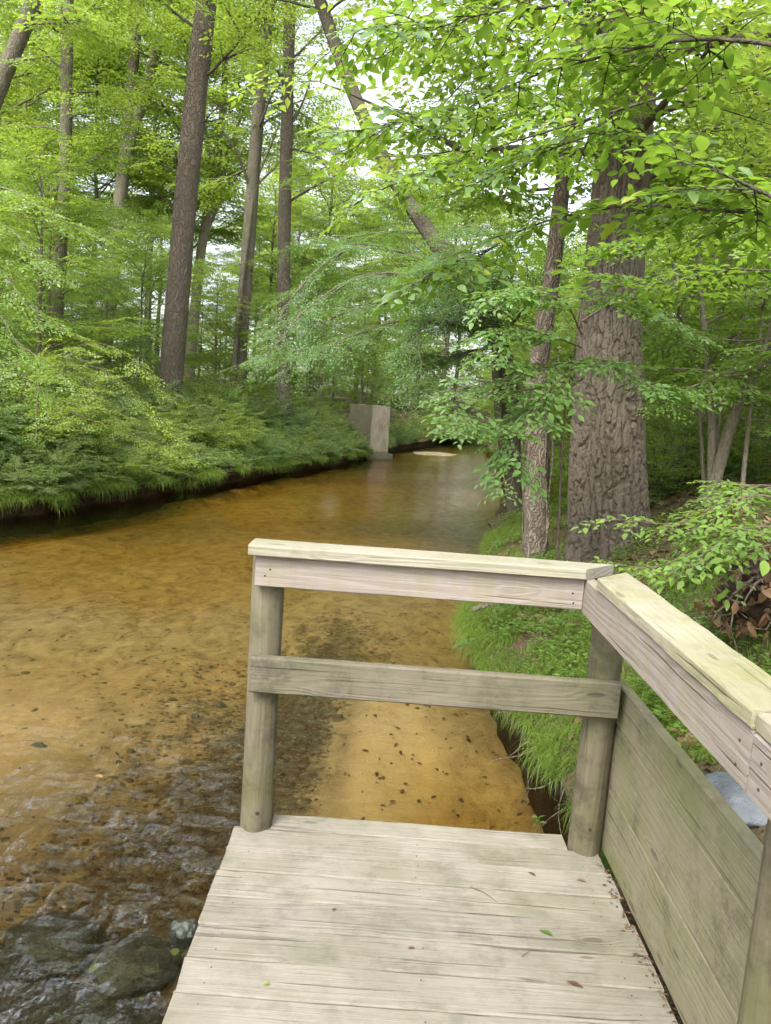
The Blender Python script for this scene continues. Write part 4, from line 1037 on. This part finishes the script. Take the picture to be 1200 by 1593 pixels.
# shaggy tree in front of the leaning tree, with loose climbing vines
def vine_tree():
    path = trunk_path([(838, 880), (834, 790), (836, 700), (832, 620), (848, 500), (866, 370), (884, 200), (902, 40), (908, -20)], 8.5)
    g = gz(path[0][0], path[0][1]); path[0][2] = g - .2
    base = np.array([path[0][0], path[0][1], g]); path = path - base
    wood, P, r = big_trunk(path, [.135, .125, .125, .115, .10, .085, .075, .065, .05], BARK_VINE, 16, 80, .09, 4, .25)
    leaf = Buf(); rg = np.random.default_rng(15)
    canopy_limbs(wood, leaf, rg, P, r, .62, 10, 1.8, .8, 8, SPRAYS, .5)
    root = thing('vine_clad_tree', 'slim shaggy pinkish brown trunk wrapped in stringy vines beside the massive pine', 'tree', tuple(base))
    ob('trunk', wood.mesh('trunk', BARK_VINE, True), root); ob('crown', leaf.mesh('crown', LEAF_MID), root)
    for k in range(9):
        b = Buf(); ph = rg.uniform(0, 6.3); tw = rg.uniform(-1.4, 1.4); top = rg.uniform(.25, .6); st = rg.uniform(0, .1)
        s = np.linspace(st, top, 40); uu = np.linspace(0, 1, 80)
        c = np.stack([np.interp(s, uu, P[:, j]) for j in range(3)], 1); rr = np.interp(s, uu, r) * (1.08 + .35 * rg.uniform() * np.abs(np.sin(s * rg.uniform(8, 22) + ph)))
        a = ph + tw * s * 6 + .25 * np.sin(s * 25 + ph)
        c[:, 0] += rr * np.cos(a); c[:, 1] += rr * np.sin(a)
        tube(b, c, np.linspace(.010, .005, 40), 5, .5)
        ob('vine', b.mesh('vine', BARK_VINE, True), root)
    return root
vine_tree()
# many-stemmed shrub tree on the leaf covered rise
kb = on_y(1100, 785, 8.0); kb[2] = gz(kb[0], kb[1])
rg = np.random.default_rng(31)
def multi_stem():
    wood, leaf = Buf(), Buf()
    for pts, rr in [([(1100, 785, 8), (1120, 720, 8), (1145, 640, 7.9), (1185, 560, 7.7), (1215, 470, 7.5)], (.075, .035)), ([(1112, 760, 8), (1108, 680, 8.1), (1102, 600, 8.2), (1095, 500, 8.3), (1085, 380, 8.4)], (.055, .02)),
                    ([(1098, 785, 8), (1120, 650, 8.4), (1150, 520, 8.8), (1170, 400, 9)], (.03, .012)), ([(1158, 750, 7.8), (1165, 660, 7.8), (1178, 570, 7.8), (1190, 440, 7.9)], (.026, .012)), ([(1100, 780, 8.1), (1085, 600, 8.5), (1060, 480, 8.8), (1040, 380, 9)], (.022, .01))]:
        q = np.array([on_y(*p) for p in pts]) - kb; q[0][2] = -.12
        q = smooth_path(q, 20); tube(wood, q, np.linspace(rr[0], rr[1], 20), 9, .5)
        for k in range(7):
            j = 9 + int(10 * k / 7); az = rg.uniform(0, 6.3); el = rg.uniform(-.1, .5)
            b = limb(rg, q[j], (math.cos(az) * math.cos(el), math.sin(az) * math.cos(el), math.sin(el)), rg.uniform(.7, 1.4), 7, -.03, .1)
            tube(wood, b, np.linspace(.012, .004, 7), 5, .5)
            dress(leaf, wood, rg, b, .2, .5, 9, .5 + rg.normal(0, .07), SPRAYS, .52)
    r = thing('shrub_tree', 'many stemmed pale barked shrub tree on the leaf strewn rise behind the railing', 'tree', tuple(kb))
    ob('trunk', wood.mesh('trunk', BARK_PALE, True), r); ob('crown', leaf.mesh('crown', LEAF_MID), r)
multi_stem()

# beech standing just beyond the railing, its big-leaved branches reaching across
bx, by = 2.75, 3.3
nb = [[(1260, 335, 3.0), (1195, 303, 3.05), (1110, 262, 3.2), (1040, 217, 3.4), (950, 205, 3.6), (860, 230, 3.7)],
      [(1330, 90, 3.0), (1100, 60, 3.2), (930, 90, 3.4), (800, 130, 3.6), (690, 190, 3.7)],
      [(1330, -40, 2.8), (1050, -30, 3.1), (860, 10, 3.3), (760, 20, 3.4), (660, 50, 3.5)],
      [(1330, 340, 3.2), (1150, 330, 3.4), (980, 320, 3.7), (830, 350, 3.9), (745, 400, 4.0)],
      [(1130, 120, 4.6), (900, 190, 4.4), (770, 230, 4.5), (690, 260, 4.6)],
      [(1330, 430, 3.8), (1170, 420, 4.4), (1080, 430, 5.0), (1010, 450, 5.4)],
      [(1330, 380, 4.6), (1200, 350, 5.2), (1080, 370, 5.6), (1000, 390, 5.8)]]
nbw = [[on_y(*p) for p in b] for b in nb]
branch_tree('beech_tree', 'young beech with large bright lime leaves reaching across in front of the massive pine', (bx, by, gz(bx, by)),
            [(bx, by, gz(bx, by) - .2), (bx - .05, by, 1.6), (bx + .05, by + .1, 3.0), (bx, by + .1, 4.6)], (.09, .04), BARK_DARK, LEAF_BEECH, nbw, .42, 13, SPRAYS_BIG, .5, 61, near=True, vb=.58, droop=-.08, twigs=2, up=.80, sub=2, subln=.33, r0=.009)
# sapling beside the pine with pale glossy leaves over the creek edge
sx_, sy_ = 2.05, 6.4
sb = [[on_y(*p) for p in b] for b in [[(905, 560, 6.4), (850, 570, 6.2), (780, 590, 6), (690, 612, 5.8)], [(905, 540, 6.4), (850, 520, 6.2), (800, 510, 6), (760, 520, 5.9)], [(905, 590, 6.4), (860, 620, 6.2), (800, 650, 6), (750, 660, 5.9)],
      [(905, 520, 6.4), (880, 470, 6.2), (840, 450, 6), (800, 450, 6)], [(905, 560, 6.4), (940, 560, 6.2), (1000, 590, 6.1), (1040, 600, 6)], [(905, 500, 6.4), (960, 470, 6.3), (1010, 480, 6.2), (1060, 510, 6.2)], [(905, 560, 6.4), (860, 600, 5.9), (830, 640, 5.7), (790, 690, 5.6)]]]
branch_tree('sapling', 'sapling with pale glossy leaves held out over the creek edge before the pine', (1.50, sy_, gz(1.50, sy_)), [(1.50, sy_, gz(1.50, sy_) - .1), on_y(872, 760, 6.4), on_y(880, 640, 6.4), on_y(905, 480, 6.4)], (.012, .005), TWIG_M, LEAF_COOL, sb, .36, 13, SPRAYS_BIG, .5, 62, near=True, vb=.8, twigs=2, sub=2, subln=.4, r0=.009)
# low leafy sprig beside the railing
sp = [[on_y(*p) for p in b] for b in [[(1290, 800, 3.3), (1180, 770, 3.3), (1120, 790, 3.3), (1050, 815, 3.3), (965, 808, 3.3)], [(1290, 820, 3.2), (1180, 830, 3.2), (1100, 850, 3.2), (1030, 880, 3.2), (975, 880, 3.2)], [(1290, 780, 3.5), (1220, 760, 3.5), (1170, 755, 3.5), (1110, 770, 3.5)],
      [(1290, 850, 3.1), (1200, 820, 3.1), (1150, 830, 3.1), (1080, 870, 3.1)], [(1290, 830, 3.4), (1150, 860, 3.4), (1080, 900, 3.4), (1040, 930, 3.4)]]]
branch_tree('sapling', 'low sapling with fresh green leaves arching over the mossy railing', (2.3, 3.35, gz(2.3, 3.35)), [(2.3, 3.35, gz(2.3, 3.35) - .1), on_y(1290, 900, 3.3), on_y(1290, 800, 3.3), on_y(1290, 700, 3.3)], (.014, .006), TWIG_M, LEAF_MID, sp, .24, 11, SPRAYS_BIG, .5, 63, near=True, vb=.72, twigs=2, sub=1, subln=.35, r0=.006)

# ------------------------------------------------------------------ understory trees, copied from a few grown forms
UND = [gen_tree(500 + i, 5.2, .06, .07, 2.0, 22, 9, .72, [LEAF_MID, LEAF_CANOPY, LEAF_CANOPY, LEAF_MID][i], BARK_GREY, SPRAYS, .5, vb=.5, profile=['round', 'cone', 'round', 'round'][i]) for i in range(4)]
BACK = [gen_tree(600 + i, 15.0, .17, .36, 3.6, 30, 8, 1.35, LEAF_CANOPY, BARK_GREY, SPRAYS, .52, vb=.55, elev=(0, 45), wob=.03) for i in range(3)]
UND_LAB = ['layered young understory tree with mid green leaves', 'cone shaped young understory tree with yellow green leaves', 'round headed yellow green young understory tree', 'loose open young understory tree with mid green leaves']
rg = np.random.default_rng(2024)
placed = []
def px_of(x, y, z=1.6):
    v = np.array([x, y, z]) - EYE; w = v @ _f
    return 600 + FPX * (v @ CR) / w
def ok_spot(x, y, dmin):
    return all((x - a) ** 2 + (y - b) ** 2 > dmin ** 2 for a, b in placed)
def scatter(n, yr, dr, side, dmin, kind, wedge=None, srange=(.8, 1.25)):
    c = 0; tries = 0
    while c < n and tries < 4000:
        tries += 1
        y = rg.uniform(*yr); d = rg.uniform(*dr)
        x = float(Lx(y)) - d if side < 0 else float(Rx(y)) + d
        px = px_of(x, y)
        if not -160 < px < 1360: continue
        if wedge and any(a < px < b and y < ylim for a, b, ylim in wedge): continue
        if not ok_spot(x, y, dmin): continue
        placed.append((x, y)); s = rg.uniform(*srange); c += 1
        if kind == 'und':
            i = int(rg.integers(0, 4)); where = ' on the far bank' if side < 0 else ' on the near bank'
            plant_tree('understory_tree', UND[i], x, y, UND_LAB[i] + where, 'understory trees' + where, rg.uniform(0, 6.28), s)
        else:
            i = int(rg.integers(0, 3)); where = ' behind the far bank' if side < 0 else ' behind the near bank'
            plant_tree('woodland_tree', BACK[i], x, y, 'slim tall woodland tree with airy light green crown' + where, 'tall woodland trees' + where, rg.uniform(0, 6.28), s)
W_LEFT = [(225, 480, 27), (55, 130, 18)]
scatter(16, (13, 30), (3.2, 14), -1, 2.0, 'und', W_LEFT)
scatter(34, (29, 62), (2.0, 30), -1, 2.1, 'und')
scatter(12, (9, 22), (2.8, 12), 1, 1.9, 'und', [(820, 1010, 9.5)])
scatter(18, (20, 55), (1.2, 20), 1, 2.2, 'und')
scatter(16, (24, 62), (4, 34), -1, 3.2, 'back', None, (.85, 1.3))
scatter(12, (14, 60), (4, 26), 1, 3.2, 'back', None, (.85, 1.3))
for i, (px, y, s_) in enumerate([(700, 22, .95), (760, 26, 1.1), (850, 17, .9), (880, 23, 1.1), (640, 30, .7), (930, 30, 1.2), (900, 13.5, .8), (820, 33, 1.2)]):
    x = max(on_y(px, 640, y)[0], float(Rx(y)) + .8)
    plant_tree('understory_tree', UND[i % 4], x, y, UND_LAB[i % 4] + ' between the leaning tree and the pine', 'understory trees behind the leaning tree', i * 2.1, s_)
scatter(12, (34, 78), (6, 46), -1, 2.6, 'back', None, (.8, 1.35))
scatter(8, (30, 70), (4, 30), 1, 2.6, 'back', None, (.8, 1.3))
# the creek bends out of sight: trees close the view
for i, (x, y, s) in enumerate([(1.0, 58, 1.1), (3.0, 62, 1.2), (0, 66, 1.3), (5.0, 66, 1.2), (-3, 60, 1.2), (7.5, 70, 1.3), (2, 72, 1.4), (10, 76, 1.4)]):
    plant_tree('understory_tree', UND[i % 4], x, y, UND_LAB[i % 4] + ' where the creek bends away', 'understory trees at the bend', i * 1.3, s)
for i, (x, y, s) in enumerate([(2, 68, 1.2), (-2, 74, 1.3), (6, 78, 1.3), (11, 82, 1.3), (-7, 80, 1.3)]):
    plant_tree('woodland_tree', BACK[i % 3], x, y, 'slim tall woodland tree closing the view at the creek bend', 'tall woodland trees at the bend', i * 1.7, s)

# far-off wood closing every gap near the horizon
rgf = np.random.default_rng(404); fw = Buf(); n = 30000
x = rgf.uniform(-75, 80, n); y = rgf.uniform(84, 108, n); hh = 5.0 + 4.0 * fbm(np.stack([x * .18, y * .1, np.zeros(n)], -1), 3, 90)
z = 2.0 + rgf.uniform(0, 1, n) ** .8 * hh; a = rgf.uniform(0, 6.28, n); L = rgf.uniform(.35, .75, n)
leaf_geo(fw, np.stack([x, y, z], 1), np.stack([np.cos(a), np.sin(a), rgf.uniform(-.5, .3, n)], 1), np.stack([rgf.normal(0, .5, n), rgf.normal(0, .5, n), np.ones(n)], 1), L, L * .6, np.clip(rgf.normal(.55, .2, n), 0, 1))
tag(ob('distant_wood', fw.mesh('distant_wood', LEAF_CANOPY)), 'hazy green mass of far off woodland closing the view', 'woodland', kind='stuff')
# ------------------------------------------------------------------ shrubs on the far bank
def gen_shrub(seed, h, w, ns, mat, temps, ssize, nspr, wl=.5, vb=.5):
    rg = np.random.default_rng(seed); wood, leaf = Buf(), Buf()
    for i in range(ns):
        az = i * 2.399 + rg.uniform(-.4, .4); t = math.sqrt((i + .5) / ns); el = math.radians(82 - 62 * t)
        ln = (h * (1 - t) + w * t) * rg.uniform(.8, 1.15)
        pa = limb(rg, (rg.normal(0, .08), rg.normal(0, .08), -.05), (math.cos(az) * math.cos(el), math.sin(az) * math.cos(el), math.sin(el)), ln, 8, -.035, .10)
        tube(wood, pa, np.linspace(.012, .003, 8), 4, .5)
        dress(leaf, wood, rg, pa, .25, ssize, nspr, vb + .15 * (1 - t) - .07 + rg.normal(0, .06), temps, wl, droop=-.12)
    return wood.mesh('stems', TWIG_M, True), leaf.mesh('foliage', mat)
SHR = [gen_shrub(700, 1.35, .95, 26, LEAF_SHRUB, SPRAYS, .46, 8), gen_shrub(701, 1.05, 1.05, 26, LEAF_SHRUB, SPRAYS, .42, 8), gen_shrub(702, 1.6, 1.05, 28, LEAF_LIME, SPRAYS, .48, 8), gen_shrub(703, 1.3, 1.2, 24, LEAF_COOL, SPRAYS, .45, 8)]
SHR_LAB = ['rounded fine leaved grey green shrub', 'low spreading fine leaved grey green shrub', 'upright light green leafy shrub', 'open shrub with larger bluish green leaves']
def shrub(x, y, i, s, where, group, rot):
    r = thing('shrub', SHR_LAB[i] + where, 'shrub', (x, y, gz(x, y) - .03), rot, group, s)
    ob('stems', SHR[i][0], r); ob('foliage', SHR[i][1], r)
sp_ = []
tries = 0
while len(sp_) < 92 and tries < 5000:
    tries += 1
    y = rg.uniform(10.5, 33); d = rg.uniform(.3, 4.6); x = float(Lx(y)) - d
    if not -120 < px_of(x, y) < 640: continue
    if any((x - a) ** 2 + (y - b) ** 2 < .62 ** 2 for a, b in sp_): continue
    sp_.append((x, y)); i = int(rg.choice([0, 1, 2, 3], p=[.35, .3, .2, .15]))
    s = rg.uniform(.7, 1.15) * (.42 + .30 * min(d, 2.4)) * (1.2 if y < 17 else 1.0)
    shrub(x, y, i, s, ' on the far bank slope', 'shrubs on the far bank', rg.uniform(0, 6.28))
sp2 = []
tries = 0
while len(sp2) < 40 and tries < 5000:
    tries += 1
    y = rg.uniform(8.5, 30); d = rg.uniform(.5, 7); x = float(Rx(y)) + d
    if not 600 < px_of(x, y) < 1300 or any((x - a) ** 2 + (y - b) ** 2 < .9 for a, b in sp2): continue
    if abs(x - 2.28) < .6 and y < 9.2: continue
    sp2.append((x, y)); i = int(rg.choice([1, 2, 3], p=[.3, .4, .3]))
    shrub(x, y, i, rg.uniform(.45, .85), ' on the near bank behind the massive pine', 'shrubs on the near bank', rg.uniform(0, 6.28))
for i, (px, yd, s_) in enumerate([(1040, 9.6, .8), (1120, 10.4, .9), (1190, 9.4, .8), (1075, 11.8, 1.0), (1160, 12.5, 1.0), (1010, 10.8, .8), (1230, 11, .9), (1060, 14, 1.1)]):
    x = on_y(px, 700, yd)[0]
    shrub(x, yd, [2, 1, 3][i % 3], s_, ' behind the many stemmed shrub tree', 'shrubs behind the shrub tree', i * 1.9)
for i, (x, y, s) in enumerate([(3.2, 52.5, 1.6), (4.6, 54, 1.6), (6, 55, 1.6), (2.2, 50, 1.4), (7, 52, 1.3), (1.6, 47, 1.2), (.9, 42, 1.1), (.2, 38, 1.0)]):
    shrub(x, y, [2, 3, 0][i % 3], s, ' at the creek bend', 'shrubs at the creek bend', i * 1.1)
# lime green spray of a young tree hanging over the far bank shrubs
ly = 13.0
lb_ = [[on_y(*p) for p in b] for b in [[(60, 600, 13.4), (110, 545, 13.2), (160, 535, 13), (215, 565, 12.8)], [(60, 600, 13.4), (120, 570, 13), (170, 580, 12.7), (210, 620, 12.5)], [(60, 600, 13.4), (90, 580, 13), (130, 590, 12.6), (170, 640, 12.4)], [(60, 610, 13.4), (110, 640, 12.9), (160, 660, 12.6), (215, 680, 12.4)],
        [(60, 620, 13.4), (100, 700, 12.8), (140, 740, 12.5), (165, 765, 12.3)], [(60, 620, 13.4), (60, 690, 12.7), (80, 740, 12.4), (110, 770, 12.2)]]]
bp = on_y(55, 700, 13.4)
branch_tree('sapling', 'lime leaved sapling arching in front of the far bank shrubs', (bp[0], bp[1], gz(bp[0], bp[1])), [(bp[0], bp[1], gz(bp[0], bp[1]) - .1), on_y(58, 640, 13.4), on_y(60, 600, 13.4), on_y(64, 560, 13.4)], (.03, .012), TWIG_M, LEAF_LIME, lb_[:4], .5, 9, SPRAYS, .5, 64, vb=.55, sub=2, r0=.012)
# pale young tree at the frame edge on the far bank
lb_ = [[on_y(*p) for p in b] for b in [[(-60, 330, 11), (-20, 340, 10.8), (20, 360, 10.6), (55, 400, 10.4)], [(-60, 380, 11), (-20, 400, 10.6), (10, 430, 10.4), (45, 480, 10.2)], [(-60, 430, 11), (-30, 460, 10.6), (0, 490, 10.4), (30, 540, 10.2)], [(-60, 300, 11), (-20, 290, 10.8), (30, 300, 10.6), (70, 330, 10.4)], [(-60, 480, 11), (-20, 520, 10.6), (20, 560, 10.4), (50, 600, 10.3)]]]
bp = on_y(-60, 700, 11)
branch_tree('young_tree', 'pale leaved young tree hanging over the water from the far bank shrubs', (bp[0], bp[1], gz(bp[0], bp[1])), [(bp[0], bp[1], gz(bp[0], bp[1]) - .1), on_y(-60, 560, 11), on_y(-60, 420, 11), on_y(-60, 260, 11)], (.06, .03), BARK_PALE, LEAF_MID, lb_, .55, 9, SPRAYS, .5, 65, vb=.75, sub=2, r0=.02)

# ------------------------------------------------------------------ grass
def blades(buf, P, az, lean, L, wd, v, rg):
    """curved three-segment blades: rise, then arch over towards azimuth az"""
    n = len(P); t = np.array([0, .38, .72, 1.0]); wv = np.array([1, .8, .5, .06])
    H = np.stack([np.cos(az), np.sin(az), np.zeros(n)], 1); S = np.stack([-np.sin(az), np.cos(az), np.zeros(n)], 1)
    V = []
    for k in range(4):
        a = lean * t[k]
        c = P + L[:, None] * (t[k] * (np.sin(a)[:, None] * H) + (t[k] * np.cos(a * 1.15))[:, None] * np.array([0, 0, 1]))
        V += [c + S * (wd * wv[k] / 2)[:, None], c - S * (wd * wv[k] / 2)[:, None]]
    V = np.stack(V, 1); T = np.array([[0, 1, 3], [0, 3, 2], [2, 3, 5], [2, 5, 4], [4, 5, 7], [4, 7, 6]])
    tt = (T[None] + (np.arange(n) * 8)[:, None, None]).reshape(-1, 3)
    buf.add(V.reshape(-1, 3), tt, np.repeat(v, 8))
rg = np.random.default_rng(8)
gb = Buf()
n = 75000          # drooping turf along the far bank lip
y = 10 + 25 * rg.uniform(0, 1, n) ** 1.15; d = np.abs(rg.normal(0, .62, n)) - .04
cl = fbm(np.stack([y * 1.6, d * 2, np.zeros(n)], -1), 3, 77)
keep = cl > .34; y, d, cl = y[keep], d[keep], cl[keep]; n = len(y)
x = Lx(y) - d; z = h_left(np.maximum(d, 0), x, y)
out = np.exp(-np.maximum(d, 0) / .35)
az = rg.normal(0, 1.7, n) * (1 - .45 * out) - .3; lean = rg.uniform(.2, 1.6, n) + 1.3 * out * rg.uniform(.2, 1, n)
blades(gb, np.stack([x, y, z - .02], 1), az, lean, rg.uniform(.05, .28, n) * (.35 + 2.2 * (cl - .3)), rg.uniform(.006, .016, n), np.clip(.3 + 1.1 * (cl - .35) + rg.normal(0, .15, n), 0, 1), rg)
n = 9000          # clumps slumped down the cut face
y = rg.uniform(10, 34, n); cl = vnoise(np.stack([y * 2.3, np.zeros(n), np.zeros(n)], -1), 91); keep = cl > .55; y, cl = y[keep], cl[keep]; n = len(y)
dn = rg.uniform(.02, .26, n) * sstep(.55, .8, cl); x = Lx(y) + rg.uniform(-.12, .10, n)
blades(gb, np.stack([x, y, h_left(np.zeros(n), x, y) - dn], 1), rg.normal(-.2, 1.2, n), rg.uniform(.5, 2.2, n), rg.uniform(.08, .26, n), rg.uniform(.006, .015, n), np.clip(rg.normal(.45, .2, n), 0, 1), rg)
tag(ob('grass', gb.mesh('grass', GRASS_M)), 'long pale green grass drooping over the undercut far bank', 'grass', kind='stuff')
gb = Buf()
n = 62000          # turf on the near bank beside the platform
y = 2.9 + 9.0 * rg.uniform(0, 1, n) ** 1.8; d = np.abs(rg.normal(.15, .48, n)) - .03
cl = fbm(np.stack([y * 2.2, d * 3, np.zeros(n)], -1), 3, 78)
keep = (cl > .30) & ~((y < 3.4) & (d < .0)); y, d, cl = y[keep], d[keep], cl[keep]; n = len(y)
x = Rx(y) + d; z = h_right(np.maximum(d, 0), x, y)
out = np.exp(-np.maximum(d, 0) / .2)
az = math.pi + rg.normal(0, 2.2, n) * (1 - .4 * out); lean = rg.uniform(.3, 1.3, n) + 1.8 * out * rg.uniform(.2, 1, n)
blades(gb, np.stack([x, y, z - .01], 1), az, lean, rg.uniform(.03, .17, n) * (.45 + 1.8 * (cl - .3)) * (1 + .5 * out), rg.uniform(.003, .006, n), np.clip(.4 + 1.0 * (cl - .35) + rg.normal(0, .15, n), 0, 1), rg)
tag(ob('grass', gb.mesh('grass', GRASS_M)), 'short bright green grass and moss on the near bank behind the mid rail', 'grass', kind='stuff')
# small-leaved ground plants among the grass and along the rise
gp = Buf(); n = 11000
y = rg.uniform(2.6, 14, n); d = np.abs(rg.normal(.7, 1.0, n)) + .05
cl = fbm(np.stack([y * 1.7, d * 2, np.zeros(n)], -1), 3, 79); keep = cl > .45; y, d = y[keep], d[keep]; n = len(y)
x = Rx(y) + d; z = h_right(d, x, y)
for k in range(4):
    a = rg.uniform(0, 6.28, n); hh = rg.uniform(.01, .12, n); L = rg.uniform(.018, .05, n)
    leaf_geo(gp, np.stack([x + .02 * np.cos(a), y + .02 * np.sin(a), z + hh], 1), np.stack([np.cos(a), np.sin(a), rg.uniform(-.2, .4, n)], 1), np.stack([rg.normal(0, .2, n), rg.normal(0, .2, n), np.ones(n)], 1), L, L * .6, np.clip(rg.normal(.5, .2, n), 0, 1))
tag(ob('ground_plants', gp.mesh('ground_plants', LEAF_MID)), 'small leafy ground plants covering the near bank', 'ground cover', kind='stuff')
# low cover on the far slope
gp = Buf(); n = 52000
y = rg.uniform(10, 40, n); d = np.where(rg.uniform(0, 1, n) < .5, np.abs(rg.normal(.2, .8, n)), rg.uniform(.3, 12, n)); x = Lx(y) - d; z = h_left(d, x, y)
a = rg.uniform(0, 6.28, n); L = rg.uniform(.035, .09, n)
leaf_geo(gp, np.stack([x, y, z + rg.uniform(-.08, .30, n)], 1), np.stack([np.cos(a), np.sin(a), rg.uniform(-.2, .4, n)], 1), np.stack([rg.normal(0, .3, n), rg.normal(0, .3, n), np.ones(n)], 1), L, L * .55, np.clip(rg.normal(.45, .2, n), 0, 1))
tag(ob('ground_plants', gp.mesh('ground_plants', LEAF_SHRUB)), 'low green undergrowth carpeting the far bank slope', 'ground cover', kind='stuff')

# ------------------------------------------------------------------ leaf litter, roots and debris on the near bank
lb = Buf(); n = 5200
y = rg.uniform(1.0, 10, n); d = np.abs(rg.normal(1.3, .9, n)) + .12
x = Rx(y) + d; z = h_right(d, x, y)
keep = fbm(np.stack([y * 1.5, d * 1.5, np.zeros(n)], -1), 3, 80) > .40; x, y, z = x[keep], y[keep], z[keep]; n = len(x)
a = rg.uniform(0, 6.28, n); L = rg.uniform(.04, .11, n)
leaf_geo(lb, np.stack([x, y, z + rg.uniform(.005, .04, n)], 1), np.stack([np.cos(a), np.sin(a), rg.normal(0, .35, n)], 1), np.stack([rg.normal(0, .5, n), rg.normal(0, .5, n), np.ones(n)], 1), L, L * rg.uniform(.35, .6, n), np.clip(rg.normal(.4, .25, n), 0, 1), True)
tag(ob('leaf_litter', lb.mesh('leaf_litter', DEAD_M)), 'brown dead leaves strewn over the near bank rise', 'leaf litter', kind='stuff')
# torn root mass hung with dead leaves
def root_mass():
    c = on_y(1175, 930, 3.9); base = np.array([c[0] + .1, c[1], gz(c[0] + .1, c[1])])
    root = thing('root_mass', 'torn root mass hung with curled dead brown leaves behind the mossy railing', 'root mass', tuple(base))
    rg = np.random.default_rng(99)
    me = rock_mesh('soil_clump', .26, .22, .34, 8, SOIL, 4, .8); ob('soil_clump', me, root, (0.05, 0.1, .2))
    for k in range(26):
        b = Buf(); a = rg.uniform(2.2, 5.4); p0 = np.array([.14 * math.cos(a), .12 * math.sin(a), rg.uniform(.05, .5)])
        pa = limb(rg, p0, (math.cos(a), math.sin(a), rg.uniform(-.8, .3)), rg.uniform(.2, .5), 9, -.08, .3)
        tube(b, pa, np.linspace(rg.uniform(.004, .013), .002, 9), 6, .5); ob('root', b.mesh('root', BARK_VINE, True), root)
    lf = Buf(); n = 460
    th = rg.uniform(1.8, 5.6, n); zz = rg.uniform(-.05, .55, n); rr = .27 + rg.normal(0, .05, n)
    P = np.stack([rr * np.cos(th) + .03, rr * np.sin(th) * .85 + .08, zz], 1)
    leaf_geo(lf, P, rg.normal(0, .7, (n, 3)) - [0, 0, .8], np.stack([np.cos(th), np.sin(th), rg.normal(0, .4, n)], 1) + rg.normal(0, .5, (n, 3)), rg.uniform(.03, .10, n), rg.uniform(.015, .045, n), rg.uniform(0, 1, n), True)
    tag(ob('dead_leaves', lf.mesh('dead_leaves', DEAD_M), root), kind='stuff')
root_mass()
# exposed roots hanging from the near bank beside the platform
for k in range(16):
    y = rg.uniform(3.0, 5.6); x = float(Rx(y)) + .03; b = Buf()
    pa = limb(rg, (0, 0, 0), (rg.uniform(-.9, -.1), rg.normal(0, .5), rg.uniform(-1, -.2)), rg.uniform(.2, .5), 9, -.05, .28)
    tube(b, pa, np.linspace(rg.uniform(.003, .008), .0012, 9), 5, .5)
    tag(ob('root', b.mesh('root', BARK_VINE, True), None, (x, y, gz(x + .02, y) - rg.uniform(.03, .12))), 'thin bare root dangling from the undercut near bank', 'root', 'roots dangling from the near bank')
# driftwood
p = on_z(772, 962, -.2)
b = Buf(); tube(b, smooth_path([(-.22, .05, -.03), (-.08, .02, .03), (.08, 0, .04), (.26, -.04, .02)], 16), np.linspace(.022, .034, 16) * (1 + .15 * np.sin(np.arange(16) * 1.7)), 9, .5, True)
tag(ob('driftwood', b.mesh('driftwood', BARK_GREY, True), None, (p[0], p[1], gz(1.0, p[1]) if p[0] > Rx(p[1]) else -.28)), 'short weathered driftwood log at the grassy water edge', 'driftwood')
# small seedling over the water edge and others in the turf
def seedling(px, py, z, h, n, mat, label, seed, L=.05):
    rg = np.random.default_rng(seed); p = on_z(px, py, z); wood, leaf = Buf(), Buf()
    pa = limb(rg, (0, 0, -.02), (rg.normal(0, .5), rg.normal(0, .3), 1), h, 7, -.02, .15); tube(wood, pa, np.linspace(.003, .001, 7), 5, .5)
    j = np.linspace(2, 6, n); pos = np.stack([np.interp(j, np.arange(7), pa[:, k]) for k in range(3)], 1); a = np.arange(n) * 2.4 + rg.uniform(0, 6)
    leaf_geo(leaf, pos, np.stack([np.cos(a), np.sin(a), rg.uniform(-.2, .4, n)], 1), np.stack([np.zeros(n), np.zeros(n), np.ones(n)], 1) + rg.normal(0, .25, (n, 3)), L * rg.uniform(.7, 1.2, n), L * .55, np.clip(rg.normal(.6, .15, n), 0, 1), True)
    r = thing('seedling', label, 'seedling', tuple(p)); ob('stem', wood.mesh('stem', TWIG_M, True), r); ob('leaves', leaf.mesh('leaves', mat), r)
seedling(700, 1008, -.28, .22, 9, LEAF_COOL, 'seedling leaning out over the water from the grassy bank', 3, .06)
seedling(800, 1100, -.12, .12, 8, LEAF_MID, 'small seedling in the turf just below the mid rail', 4)
seedling(842, 1282, -.45, .08, 6, LEAF_BEECH, 'tiny yellow green seedling at the bank foot under the deck edge', 5, .04)
# slate-blue slab behind the side boards
def on_ground(px, py):
    d = ray(px, py)
    for t in np.linspace(1.5, 6, 900):
        q = EYE + d * t
        if q[0] > .96 and q[2] < gz(q[0], q[1]): return q
    return on_z(px, py, .42)
p = on_ground(1146, 1252)
tag(ob('slab', rock_mesh('slab', .13, .17, .05, 61, SLATE, 4, .5), None, (p[0] + .02, p[1], gz(p[0], p[1]) + .02)), 'slate blue stone slab seen in the gap over the side boards', 'stone')
